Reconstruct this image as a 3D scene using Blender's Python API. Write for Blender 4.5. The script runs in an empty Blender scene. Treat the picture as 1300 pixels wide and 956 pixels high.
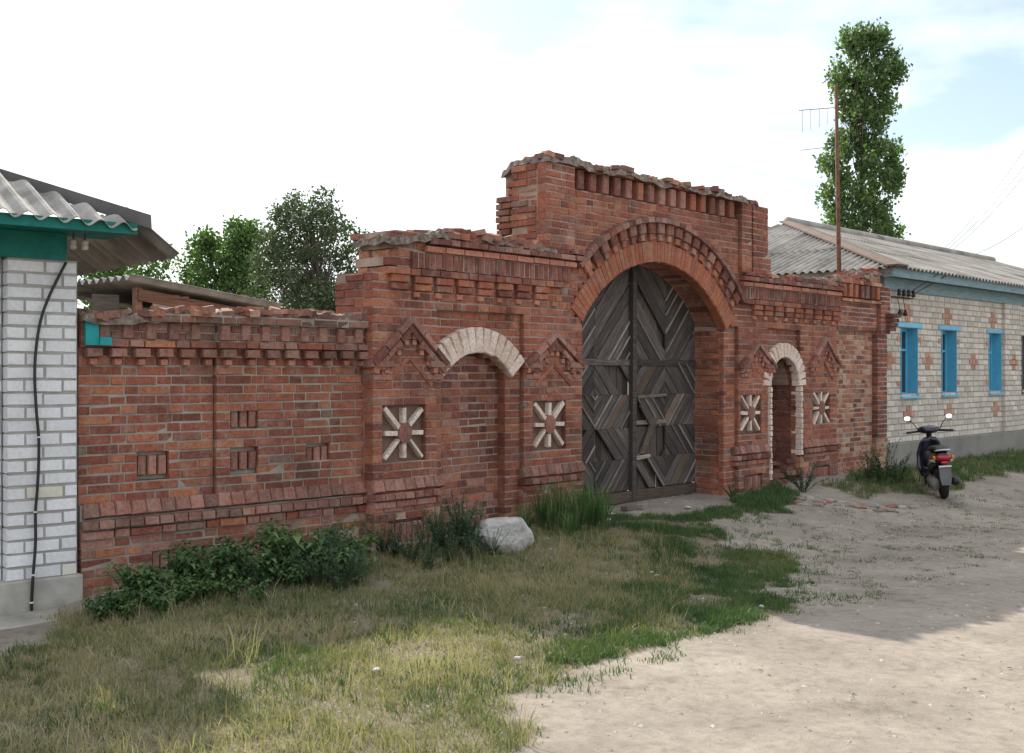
import bpy, math, random
import numpy as np
from mathutils import Vector, Matrix, Euler, noise
random.seed(7); np.random.seed(7)
S = bpy.context.scene
COL = S.collection
R = math.radians

# ------------------------------------------------------------------ camera, sky, sun, exposure
EYE = 1.6; F = 1430.0; HOR = 472.0
cam = bpy.data.cameras.new('camera'); camo = bpy.data.objects.new('camera', cam); COL.objects.link(camo)
camo.location = (0, 0, EYE); camo.rotation_euler = (R(90), 0, 0)
cam.sensor_width = 36; cam.lens = 36 * F / 1300; cam.shift_y = (HOR - 478) / 1300
cam.clip_start = 0.05; cam.clip_end = 3000
S.camera = camo

SUN_AZ = -22.8      # degrees to the left of the view axis (+Y)
SUN_EL = 37.1
w = bpy.data.worlds.new('World'); S.world = w; w.use_nodes = True
nt = w.node_tree; nt.nodes.clear()
N = nt.nodes.new; Lk = nt.links.new
out = N('ShaderNodeOutputWorld'); bg = N('ShaderNodeBackground'); sky = N('ShaderNodeTexSky')
sky.sky_type = 'NISHITA'; sky.sun_disc = False
sky.sun_elevation = R(SUN_EL); sky.sun_rotation = R(SUN_AZ)
sky.air_density = 1.2; sky.dust_density = 0.7; sky.ozone_density = 1.0
tc = N('ShaderNodeTexCoord'); sep = N('ShaderNodeSeparateXYZ'); Lk(tc.outputs['Generated'], sep.inputs[0])
ad = N('ShaderNodeMath'); ad.operation = 'ADD'; ad.inputs[1].default_value = 0.22; Lk(sep.outputs[2], ad.inputs[0])
dv = N('ShaderNodeVectorMath'); dv.operation = 'DIVIDE'
cmb = N('ShaderNodeCombineXYZ')
for i in range(3): Lk(ad.outputs[0], cmb.inputs[i])
Lk(tc.outputs['Generated'], dv.inputs[0]); Lk(cmb.outputs[0], dv.inputs[1])
nz = N('ShaderNodeTexNoise'); nz.inputs['Scale'].default_value = 1.15; nz.inputs['Detail'].default_value = 6; nz.inputs['Roughness'].default_value = 0.52
mp = N('ShaderNodeMapping'); mp.inputs['Location'].default_value = (7.7, 2.9, 3.0); Lk(dv.outputs[0], mp.inputs[0]); Lk(mp.outputs[0], nz.inputs['Vector'])
rp = N('ShaderNodeValToRGB'); rp.color_ramp.elements[0].position = 0.38; rp.color_ramp.elements[1].position = 0.56
rp.color_ramp.elements[0].color = (0.12, 0.12, 0.12, 1)
Lk(nz.outputs['Fac'], rp.inputs[0])
mx = N('ShaderNodeMix'); mx.data_type = 'RGBA'; mx.inputs[7].default_value = (9.6, 9.7, 9.9, 1)
dim = N('ShaderNodeMix'); dim.data_type = 'RGBA'; dim.blend_type = 'MULTIPLY'; dim.inputs[0].default_value = 1.0; dim.inputs[7].default_value = (.86, .87, .89, 1)
Lk(sky.outputs[0], dim.inputs[6]); Lk(rp.outputs[0], mx.inputs[0]); Lk(dim.outputs[2], mx.inputs[6])
Lk(mx.outputs[2], bg.inputs[0]); bg.inputs[1].default_value = 0.10; Lk(bg.outputs[0], out.inputs[0])

sl = bpy.data.lights.new('sun', 'SUN'); sl.energy = 4.6; sl.angle = R(0.6); sl.color = (1.0, 0.91, 0.78)
so = bpy.data.objects.new('sun', sl); COL.objects.link(so)
sd = Vector((math.sin(R(SUN_AZ)) * math.cos(R(SUN_EL)), math.cos(R(SUN_AZ)) * math.cos(R(SUN_EL)), math.sin(R(SUN_EL))))
so.rotation_euler = sd.to_track_quat('Z', 'Y').to_euler(); so.location = sd * 30
vs = S.view_settings; vs.view_transform = 'Standard'; vs.look = 'None'; vs.gamma = 1; vs.use_curve_mapping = False
vs.exposure = 0.72

# ------------------------------------------------------------------ helpers
def uni(a, b): return random.uniform(a, b)
def prm(o, label=None, cat=None, group=None, kind=None):
    if label: o['label'] = label
    if cat: o['category'] = cat
    if group: o['group'] = group
    if kind: o['kind'] = kind
    return o
def empty(name, loc=(0, 0, 0), rz=0, label=None, cat=None, group=None):
    o = bpy.data.objects.new(name, None); COL.objects.link(o); o.location = loc; o.rotation_euler = (0, 0, rz)
    o.empty_display_size = 0.2
    return prm(o, label, cat, group)
class MB:
    def __init__(s): s.v = []; s.f = []; s.r = []
    def add(s, vs, fs, rnd=None):
        n = len(s.v); s.v += [tuple(v) for v in vs]; s.f += [tuple(i + n for i in f) for f in fs]
        if rnd is not None: s.r += [rnd] * len(vs)
        return s
    def box(s, x0, x1, y0, y1, z0, z1, M=None, rnd=None):
        vs = [Vector(p) for p in ((x0, y0, z0), (x1, y0, z0), (x1, y1, z0), (x0, y1, z0), (x0, y0, z1), (x1, y0, z1), (x1, y1, z1), (x0, y1, z1))]
        if M: vs = [M @ v for v in vs]
        return s.add(vs, [(0, 3, 2, 1), (4, 5, 6, 7), (0, 1, 5, 4), (1, 2, 6, 5), (2, 3, 7, 6), (3, 0, 4, 7)], rnd)
    def prism(s, poly, y0, y1, rnd=None):          # poly in (x,z), counter clockwise, front at y0
        n = len(poly); vs = [(p[0], y0, p[1]) for p in poly] + [(p[0], y1, p[1]) for p in poly]
        fs = [tuple(range(n)), tuple(range(2 * n - 1, n - 1, -1))] + [(i, i + n, (i + 1) % n + n, (i + 1) % n) for i in range(n)]
        return s.add(vs, fs, rnd)
    def tube(s, pts, rad, k=6, rnd=None, cap=True):
        pts = [Vector(p) for p in pts]
        if not hasattr(rad, '__len__'): rad = [rad] * len(pts)
        base = len(s.v); vs = []; fs = []
        up = None
        for i, p in enumerate(pts):
            t = (pts[min(i + 1, len(pts) - 1)] - pts[max(i - 1, 0)]).normalized()
            if up is None: up = Vector((0, 0, 1)) if abs(t.z) < 0.9 else Vector((1, 0, 0))
            a = t.cross(up).normalized(); b = a.cross(t).normalized(); up = b
            for j in range(k):
                q = 2 * math.pi * j / k; vs.append(p + (a * math.cos(q) + b * math.sin(q)) * rad[i])
        for i in range(len(pts) - 1):
            for j in range(k):
                fs.append((i * k + j, i * k + (j + 1) % k, (i + 1) * k + (j + 1) % k, (i + 1) * k + j))
        if cap: fs += [tuple(range(k - 1, -1, -1)), tuple(range((len(pts) - 1) * k, len(pts) * k))]
        return s.add(vs, fs, rnd)
    def loft(s, rings, cap=True, rnd=None):
        k = len(rings[0]); vs = [p for r in rings for p in r]; fs = []
        for i in range(len(rings) - 1):
            for j in range(k): fs.append((i * k + j, i * k + (j + 1) % k, (i + 1) * k + (j + 1) % k, (i + 1) * k + j))
        if cap: fs += [tuple(range(k - 1, -1, -1)), tuple(range((len(rings) - 1) * k, len(rings) * k))]
        return s.add(vs, fs, rnd)
    def lathe(s, prof, axis='y', k=24, c=(0, 0, 0)):     # prof: (radius, along)
        rings = []
        for r, h in prof:
            rg = []
            for j in range(k):
                a = 2 * math.pi * j / k; p = (r * math.cos(a), r * math.sin(a))
                rg.append({'y': (p[0] + c[0], h + c[1], p[1] + c[2]), 'z': (p[0] + c[0], p[1] + c[1], h + c[2]), 'x': (h + c[0], p[0] + c[1], p[1] + c[2])}[axis])
            rings.append(rg)
        return s.loft(rings, cap=prof[0][0] > 0.001)
    def mesh(s, name):
        me = bpy.data.meshes.new(name); me.from_pydata(s.v, [], s.f)
        if s.r and len(s.r) == len(s.v):
            at = me.attributes.new('rnd', 'FLOAT', 'POINT'); at.data.foreach_set('value', np.array(s.r, dtype=np.float32))
        me.update(); return me
    def obj(s, name, mat, parent=None, smooth=False, kind=None, bevel=0):
        me = s.mesh(name); me.materials.append(mat)
        o = bpy.data.objects.new(name, me); COL.objects.link(o)
        if smooth: me.polygons.foreach_set('use_smooth', [True] * len(me.polygons))
        if parent: o.parent = parent
        if kind: o['kind'] = kind
        if bevel:
            b = o.modifiers.new('bevel', 'BEVEL'); b.width = bevel; b.segments = 2; b.limit_method = 'ANGLE'
        return o

# ------------------------------------------------------------------ materials
def newmat(name, rough=0.9, spec=0.25):
    m = bpy.data.materials.new(name); m.use_nodes = True
    b = m.node_tree.nodes['Principled BSDF']; b.inputs['Roughness'].default_value = rough; b.inputs['Specular IOR Level'].default_value = spec
    return m, m.node_tree, b
class NB:                                              # small node builder
    def __init__(s, nt): s.nt = nt
    def n(s, t, **k):
        x = s.nt.nodes.new(t)
        for a, v in k.items(): setattr(x, a, v)
        return x
    def l(s, a, b): s.nt.links.new(a, b)
    def pos(s): return s.n('ShaderNodeNewGeometry').outputs['Position']
    def noise(s, scale, detail=3, rough=0.55, vec=None, stretch=None):
        x = s.n('ShaderNodeTexNoise'); x.inputs['Scale'].default_value = scale; x.inputs['Detail'].default_value = detail; x.inputs['Roughness'].default_value = rough
        v = vec or s.pos()
        if stretch:
            mp = s.n('ShaderNodeMapping'); mp.inputs['Scale'].default_value = stretch; s.l(v, mp.inputs[0]); v = mp.outputs[0]
        s.l(v, x.inputs['Vector']); return x.outputs['Fac']
    def ramp(s, fac, stops, interp='LINEAR'):
        x = s.n('ShaderNodeValToRGB'); cr = x.color_ramp; cr.interpolation = interp
        while len(cr.elements) < len(stops): cr.elements.new(0.5)
        for e, (p, c) in zip(cr.elements, stops):
            e.position = p; e.color = (c, c, c, 1) if not hasattr(c, '__len__') else (*c, 1)
        s.l(fac, x.inputs[0]); return x.outputs[0]
    def mix(s, fac, a, b, mode='MIX'):
        x = s.n('ShaderNodeMix', data_type='RGBA', blend_type=mode)
        for i, v in ((0, fac), (6, a), (7, b)):
            if hasattr(v, 'is_output') or isinstance(v, bpy.types.NodeSocket): s.l(v, x.inputs[i])
            elif hasattr(v, '__len__'): x.inputs[i].default_value = (*v, 1)
            else: x.inputs[i].default_value = v
        return x.outputs[2]
    def math(s, op, a, b=0.0):
        x = s.n('ShaderNodeMath', operation=op)
        for i, v in ((0, a), (1, b)):
            if isinstance(v, bpy.types.NodeSocket): s.l(v, x.inputs[i])
            else: x.inputs[i].default_value = v
        return x.outputs[0]
    def rnd(s):
        oi = s.n('ShaderNodeObjectInfo'); at = s.n('ShaderNodeAttribute', attribute_name='rnd')
        return s.math('FRACT', s.math('ADD', oi.outputs['Random'], at.outputs['Fac']))
    def bump(s, h, strength=0.5, dist=0.01, prev=None):
        x = s.n('ShaderNodeBump'); x.inputs['Strength'].default_value = strength; x.inputs['Distance'].default_value = dist
        s.l(h, x.inputs['Height'])
        if prev: s.l(prev, x.inputs['Normal'])
        return x.outputs[0]

def brickmat(name, stops, soot=0.5, smear=0.45, smearcol=(0.40, 0.31, 0.25), bumpk=1.0, grain=1.0):
    m, nt, b = newmat(name, 0.92, 0.15); q = NB(nt)
    c = q.ramp(q.rnd(), stops)
    c = q.mix(1.0, c, q.ramp(q.noise(40, 4), [(0.25, 1 - .4 * grain), (0.5, 1 - .05 * grain), (0.75, 1 + .25 * grain)]), 'MULTIPLY')
    c = q.mix(q.ramp(q.noise(9, 5, 0.65), [(0.5, 0.0), (0.72, smear)]), c, smearcol)
    c = q.mix(q.ramp(q.noise(1.5, 5, 0.6, stretch=(1, 1, 0.7)), [(0.46, 0.0), (0.7, soot)]), c, (0.045, 0.032, 0.028))
    c = q.mix(q.ramp(q.noise(2.3, 6, 0.7), [(0.60, 0.0), (0.74, 0.35)]), c, (0.36, 0.32, 0.28))
    c = q.mix(q.ramp(q.noise(0.85, 7, 0.72, stretch=(1, 1, .5)), [(0.49, 0.0), (0.68, soot * 1.0)]), c, q.mix(1.0, c, (.33, .31, .31), 'MULTIPLY'))
    nt.links.new(c, b.inputs['Base Color'])
    nm = q.bump(q.noise(120, 3), 0.35 * bumpk, 0.003); nm = q.bump(q.noise(28, 4), 0.6 * bumpk, 0.008, nm)
    nt.links.new(nm, b.inputs['Normal']); return m
M = {}
M['brick'] = brickmat('red_brick', [(0, (.16, .066, .052)), (.18, (.235, .082, .058)), (.45, (.295, .100, .066)), (.7, (.335, .118, .072)), (.88, (.40, .160, .090)), (.96, (.25, .115, .085)), (1, (.22, .15, .125))], 0.5, 0.4)
M['dark'] = brickmat('maroon_brick', [(0, (.14, .062, .052)), (.5, (.205, .080, .063)), (1, (.265, .108, .082))], 0.55, 0.4)
M['salmon'] = brickmat('salmon_brick', [(0, (.36, .145, .098)), (.5, (.42, .175, .12)), (1, (.46, .21, .145))], 0.35, 0.4)
M['orange'] = brickmat('orange_brick', [(0, (.31, .108, .064)), (.5, (.355, .125, .072)), (1, (.40, .155, .088))], 0.3, 0.3)
M['mauve'] = brickmat('dusty_pink_brick', [(0, (.24, .115, .09)), (.5, (.31, .148, .115)), (1, (.39, .20, .16))], 0.45, 0.5)
M['crossbrick'] = brickmat('faded_orange_brick', [(0, (.42, .22, .15)), (.5, (.48, .26, .18)), (1, (.52, .31, .22))], 0.15, 0.5, (.50, .42, .35))
M['dusty'] = brickmat('sooty_coping_brick', [(0, (.17, .095, .078)), (.5, (.27, .135, .105)), (1, (.34, .19, .15))], 0.55, 0.6, (.30, .25, .21))
M['old'] = brickmat('worn_brick', [(0, (.26, .13, .09)), (.4, (.38, .16, .10)), (.7, (.45, .21, .125)), (1, (.44, .32, .24))], 0.25, 0.7, (.45, .39, .32))
M['whitewash'] = brickmat('whitewashed_brick', [(0, (.58, .46, .38)), (.5, (.68, .56, .48)), (1, (.73, .64, .56))], 0.06, 0.55, (.40, .25, .19))
M['silicate'] = brickmat('white_silicate_brick', [(0, (.64, .65, .67)), (.5, (.69, .70, .72)), (.93, (.74, .75, .77)), (1, (.62, .58, .44))], 0.14, 0.2, (.52, .50, .47), 0.3, .35)
M['silicate_old'] = brickmat('grey_silicate_brick', [(0, (.46, .42, .36)), (.5, (.56, .51, .445)), (1, (.66, .61, .54))], 0.12, 0.3, (.38, .34, .29), 0.5, .5)
def plain(name, cols, scale=6, rough=0.9, bump=0.4, bscale=40, spec=0.2, stretch=None, bdist=0.006):
    m, nt, b = newmat(name, rough, spec); q = NB(nt)
    k = len(cols); c = q.ramp(q.noise(scale, 6, 0.62, stretch=stretch), [(0.3 + 0.4 * i / max(1, k - 1), cols[i]) for i in range(k)])
    c = q.mix(1.0, c, q.ramp(q.rnd(), [(0, 0.8), (1, 1.15)]), 'MULTIPLY')
    nt.links.new(c, b.inputs['Base Color'])
    if bump: nt.links.new(q.bump(q.noise(bscale, 4, stretch=stretch), bump, bdist), b.inputs['Normal'])
    return m
M['mortar'] = plain('lime_mortar', [(.22, .17, .14), (.36, .315, .265), (.46, .42, .36)], 3, bscale=60)
M['mortar_red'] = plain('dusty_mortar', [(.19, .115, .09), (.28, .20, .16), (.40, .33, .28)], 2.0, bscale=60)
M['mortar_grey'] = plain('cement_mortar', [(.26, .255, .24), (.36, .35, .33)], 8, bscale=70)
M['rubble'] = plain('crumbled_mortar', [(.06, .05, .04), (.15, .12, .098), (.235, .195, .165), (.34, .31, .27)], 16, bump=1.0, bscale=22, bdist=0.03)
M['plaster'] = plain('grey_plaster', [(.12, .075, .058), (.20, .135, .105)], 9)
M['concrete'] = plain('concrete', [(.26, .25, .22), (.40, .385, .35), (.46, .45, .41)], 2.2, bscale=50)
M['concrete2'] = plain('plinth_render', [(.22, .21, .19), (.32, .31, .285)], 1.5, bscale=50)
def wood(name, cols, sc=(30, 30, 2)):
    m, nt, b = newmat(name, 0.85, 0.2); q = NB(nt)
    tc = q.n('ShaderNodeTexCoord').outputs['Object']
    g = q.noise(2.0, 6, 0.65, tc, sc)
    c = q.ramp(g, [(0.28, cols[0]), (0.5, cols[1]), (0.72, cols[2])])
    c = q.mix(1.0, c, q.ramp(q.rnd(), [(0, 0.55), (0.5, 0.95), (1, 1.45)]), 'MULTIPLY')
    c = q.mix(q.ramp(q.noise(3, 4), [(.5, 0.), (.75, .5)]), c, (.06, .05, .045))
    nt.links.new(c, b.inputs['Base Color']); nt.links.new(q.bump(g, 0.7, 0.006), b.inputs['Normal']); return m
M['gatewood'] = wood('weathered_gate_wood', [(.034, .028, .026), (.080, .068, .063), (.15, .132, .122)], (2, 30, 30))
M['gatewood_brown'] = wood('brown_gate_wood', [(.06, .042, .032), (.12, .088, .068), (.18, .14, .11)], (2, 30, 30))
M['bead'] = wood('pale_bead_wood', [(.12, .105, .095), (.23, .21, .19), (.34, .315, .29)], (2, 30, 30))
M['backwood'] = wood('dark_backing_board', [(.03, .025, .022), (.07, .058, .05), (.12, .10, .088)], (30, 30, 2))
M['shedwood'] = wood('grey_shed_board', [(.10, .085, .07), (.24, .205, .175), (.36, .32, .28)], (2, 30, 30))
M['shedbrown'] = wood('reddish_shed_board', [(.12, .06, .035), (.25, .13, .085), (.34, .21, .15)], (2, 30, 30))
M['slate'] = plain('asbestos_slate', [(.20, .19, .18), (.33, .32, .305), (.46, .45, .43)], 4, bscale=60)
M['slate_dark'] = plain('darker_slate', [(.11, .10, .09), (.20, .185, .17), (.29, .275, .25)], 3, bscale=60)  # darker tone of slate, for the side slope and side fascia
M['slate_far'] = plain('lichen_grey_slate', [(.15, .14, .125), (.27, .255, .235), (.36, .345, .32)], 2.0, bscale=40)
M['hipmetal'] = plain('dark_ridge_metal', [(.11, .105, .105), (.17, .16, .16)], 5, 0.6, 0.1)
M['hipbrown'] = plain('brown_ridge_metal', [(.075, .05, .04), (.12, .085, .065)], 4, 0.7, 0.1)
M['teal'] = plain('teal_paint', [(.006, .10, .085), (.009, .15, .125), (.014, .175, .15)], 7, 0.6, 0.15)
M['tealbright'] = plain('bright_teal_paint', [(.018, .24, .26), (.025, .31, .33)], 9, 0.6, 0.1)
M['bluepaint'] = plain('sky_blue_paint', [(.10, .42, .66), (.13, .50, .74)], 9, 0.5, 0.1)
M['blueboard'] = plain('faded_blue_board', [(.16, .25, .28), (.22, .33, .37), (.27, .38, .42)], 5, 0.75, 0.2, stretch=(1, 1, 6))
M['black'] = plain('black_plastic', [(.006, .006, .007), (.011, .011, .012)], 9, 0.5, 0, spec=0.5)
M['rubber'] = plain('tyre_rubber', [(.015, .015, .015), (.03, .03, .028)], 20, 0.85, 0.2)
M['scooterbody'] = plain('dark_blue_scooter_paint', [(.007, .008, .018), (.010, .011, .026)], 9, 0.22, 0, spec=0.6)
M['greyplastic'] = plain('grey_plastic', [(.10, .104, .108), (.14, .144, .148)], 9, 0.5, 0)
M['silver'] = plain('silver_paint', [(.42, .42, .42), (.5, .5, .5)], 9, 0.35, 0, spec=0.6)
M['redlens'] = plain('red_lens', [(.35, .01, .015), (.45, .015, .02)], 20, 0.2, 0, spec=0.6)
M['amber'] = plain('amber_lens', [(.6, .2, .03), (.7, .28, .04)], 20, 0.2, 0, spec=0.6)
M['whiteplastic'] = plain('white_plastic', [(.6, .6, .58), (.7, .7, .68)], 20, 0.4, 0)
M['ceramic'] = plain('ceramic_insulator', [(.5, .46, .38), (.6, .56, .48)], 20, 0.35, 0)
M['rust'] = plain('rusty_steel', [(.05, .028, .02), (.12, .06, .04), (.17, .10, .07)], 12, 0.85, 0.3)
M['metal'] = plain('dull_metal', [(.14, .14, .14), (.22, .22, .22)], 12, 0.5, 0.1)
M['wire'] = plain('grey_wire', [(.25, .26, .28), (.3, .31, .33)], 12, 0.5, 0)
M['stone'] = plain('pale_boulder', [(.26, .25, .24), (.40, .39, .375), (.50, .49, .475)], 6, 0.9, 0.9, 30, bdist=0.02)
M['rubblestone'] = plain('dusty_rubble', [(.15, .12, .10), (.25, .21, .18), (.32, .28, .24)], 12, 0.95, 0.8, 40)
M['rubbish'] = plain('white_scrap', [(.40, .40, .41), (.52, .52, .52)], 30, 0.7, 0)
M['interior_shade'] = plain('shed_interior_shade', [(.02, .018, .016), (.03, .027, .024)], 5)  # near-black colour painted in as the shade inside the shed
m, ntm, b = newmat('mirror_glass', 0.04, 0.5); b.inputs['Metallic'].default_value = 1; b.inputs['Base Color'].default_value = (.85, .88, .9, 1); M['mirror'] = m
m, ntm, b = newmat('window_glass', 0.06, 0.6); b.inputs['Base Color'].default_value = (.03, .035, .04, 1); b.inputs['Metallic'].default_value = 0.0; M['glass'] = m
def leafmat(name, stops, trans=0.35):
    m, nt, b = newmat(name, 0.6, 0.3); q = NB(nt)
    c = q.ramp(q.rnd(), stops); nt.links.new(c, b.inputs['Base Color'])
    t = q.n('ShaderNodeBsdfTranslucent'); q.l(q.mix(1.0, c, (1.1, 1.35, 0.6), 'MULTIPLY'), t.inputs[0])
    ms = q.n('ShaderNodeMixShader'); ms.inputs[0].default_value = trans
    q.l(b.outputs[0], ms.inputs[1]); q.l(t.outputs[0], ms.inputs[2]); q.l(ms.outputs[0], nt.nodes['Material Output'].inputs[0]); return m
M['poplar'] = leafmat('poplar_leaf', [(0, (.050, .095, .036)), (.5, (.095, .155, .06)), (.9, (.15, .21, .095)), (1, (.24, .28, .18))], .45)
M['darkleaf'] = leafmat('dark_tree_leaf', [(0, (.032, .055, .026)), (.6, (.068, .098, .05)), (1, (.14, .165, .10))], .3)
M['ashleaf'] = leafmat('fresh_tree_leaf', [(0, (.035, .075, .02)), (.6, (.065, .13, .03)), (1, (.12, .19, .06))])
M['weedleaf'] = leafmat('weed_leaf', [(0, (.032, .075, .028)), (.6, (.080, .150, .055)), (1, (.16, .235, .09))], .35)
M['weedgrey'] = leafmat('grey_green_leaf', [(0, (.035, .065, .04)), (.6, (.065, .10, .065)), (1, (.11, .15, .10))], .25)
M['grass'] = leafmat('grass_blade', [(0, (.036, .074, .028)), (.30, (.066, .116, .042)), (.48, (.11, .150, .058)), (.62, (.185, .18, .085)), (.82, (.31, .265, .16)), (1, (.42, .365, .245))], .3)
M['debris'] = leafmat('dry_debris', [(0, (.05, .04, .03)), (.5, (.13, .10, .07)), (1, (.30, .26, .19))], .1)
M['bark'] = plain('bark', [(.06, .05, .04), (.14, .12, .10), (.24, .22, .19)], 8, 0.95, 0.8, 20, stretch=(1, 1, .3))

# ------------------------------------------------------------------ wall frames and ground
class Fr:
    def __init__(s, x, y, deg): s.x, s.y, s.a = x, y, R(deg); s.c, s.sn = math.cos(s.a), math.sin(s.a)
    def w(s, t, back, z): return Vector((s.x + s.c * t - s.sn * back, s.y + s.sn * t + s.c * back, z))
    def loc(s, x, y): dx, dy = x - s.x, y - s.y; return dx * s.c + dy * s.sn, -dx * s.sn + dy * s.c      # (along, behind)
FC = Fr(-1.249, 10.1, 47.5)      # gateway front
FB = Fr(-3.22, 8.4, 43.6)        # low courtyard wall
FA = Fr(-3.22, 8.36, 40.0)       # white brick house on the left
FD = Fr(6.007, 18.167, 46.5)     # white brick house on the right
def sm(a, b, x): t = min(1, max(0, (x - a) / (b - a))); return t * t * (3 - 2 * t)
def g(x, y):
    t, bk = FC.loc(x, y); p = -bk
    h = 0.02 - 0.22 * sm(0.5, 2.8, p) * sm(-1.2, 3.2, t) + 0.05 * sm(5.8, 7.5, t) * (1 - sm(0.2, 1.0, abs(p))) * (1 - sm(9, 10.5, t))
    h -= 0.05 * sm(0.0, 2.0, p) * (1 - sm(-1.2, 3.2, t))
    tb, bb = FB.loc(x, y); h -= 0.14 * (1 - sm(-0.6, 1.0, tb)) * (1 - sm(0.6, 2.2, -bb))
    h += 0.035 * noise.noise((x * 0.7, y * 0.7, 0.3)) + 0.012 * noise.noise((x * 2.3, y * 2.3, 5.1))
    return h
def gpx(px, py):                 # photo pixel -> point where that line of sight meets the ground
    z = 0.0
    for _ in range(8):
        Y = F * (EYE - z) / (py - HOR); X = (px - 650) / F * Y; z = g(X, Y)
    return Vector((X, Y, z))
def at(px, py, Y): return Vector(((px - 650) / F * Y, Y, EYE + (HOR - py) * Y / F))

def axis(lo, hi, step, far):
    a = list(np.arange(lo, hi + 1e-6, step)); d = step; l = lo
    left = []
    while l > -far: d *= 1.35; l -= d; left.append(l)
    d = step; h = hi; right = []
    while h < far: d *= 1.35; h += d; right.append(h)
    return left[::-1] + a + right
xs = axis(-6, 12, 0.09, 900); ys = axis(2.0, 22, 0.09, 900)
nx, ny = len(xs), len(ys)
gv = [(x, y, (g(x, y) + 0.006 * noise.noise((x * 9, y * 9, 1))) if abs(x) < 40 and -20 < y < 60 else g(max(-40, min(40, x)), max(-20, min(60, y)))) for y in ys for x in xs]
gf = [(j * nx + i, j * nx + i + 1, (j + 1) * nx + i + 1, (j + 1) * nx + i) for j in range(ny - 1) for i in range(nx - 1)]
m, ntm, b = newmat('bare_earth', 0.95, 0.1); q = NB(ntm)
c = q.ramp(q.noise(0.9, 6, 0.6), [(.3, (.195, .172, .148)), (.5, (.265, .235, .202)), (.7, (.335, .30, .255))])
c = q.mix(1.0, c, q.ramp(q.noise(14, 6, 0.7), [(.25, .72), (.5, 1.0), (.75, 1.22)]), 'MULTIPLY')
tf = q.n('ShaderNodeAttribute', attribute_name='turf').outputs['Fac']
c = q.mix(q.math('MULTIPLY', tf, q.ramp(q.noise(6, 5, .7), [(.3, .55), (.6, 1.0)])), c, q.ramp(q.noise(30, 4, .7), [(.3, (.085, .072, .046)), (.5, (.145, .125, .080)), (.7, (.21, .185, .125))]))
c = q.mix(q.ramp(q.noise(75, 2, 0.6), [(.62, 0.), (.72, .5)]), c, (.40, .37, .33))
c = q.mix(q.ramp(q.noise(3.4, 6, 0.7), [(.56, 0.), (.68, .55)]), c, (.12, .105, .08))
ntm.links.new(c, b.inputs['Base Color'])
nm = q.bump(q.noise(70, 5, 0.75), .8, 0.010); nm = q.bump(q.noise(9, 5, 0.6), .22, 0.03, nm); ntm.links.new(nm, b.inputs['Normal'])
M['earth'] = m
gm = MB(); gm.v = gv; gm.f = gf
GROUND = prm(gm.obj('ground', m, smooth=True), kind='structure')

# ------------------------------------------------------------------ brick walls
def unit_brick(seed, tall=False):
    rs = random.Random(seed); j = lambda k: rs.uniform(-k, k)
    V = []
    for (y, ix, iz, kx, kz) in ((.5, 0, 0, .004, .01), (-.38, 0, 0, .006, .02), (-.5, .07 if tall else .020, .035 if tall else .075, .008, .012 if tall else .03)):
        for sx, sz in ((-1, -1), (1, -1), (1, 1), (-1, 1)):
            V.append((sx * (.5 - ix) + j(kx), y + (j(.03) if y < 0 else 0), sz * (.5 - iz) + j(kz)))
    Fs = [(8, 9, 10, 11), (3, 2, 1, 0)]
    for a in (0, 4):
        for i in range(4): Fs.append((a + i, a + (i + 1) % 4, a + 4 + (i + 1) % 4, a + 4 + i))
    return V, Fs
UB = [unit_brick(i) for i in range(9)] + [unit_brick(i + 20, True) for i in range(5)]
def variant(sz): return random.randrange(9) if sz < .1 else 9 + random.randrange(5)
_bm = {}
def brick_mesh(var, mat):
    k = (var, mat)
    if k not in _bm:
        me = bpy.data.meshes.new('brick'); me.from_pydata(UB[var][0], [], UB[var][1]); me.materials.append(M[mat]); me.update(); _bm[k] = me
    return _bm[k]
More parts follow.
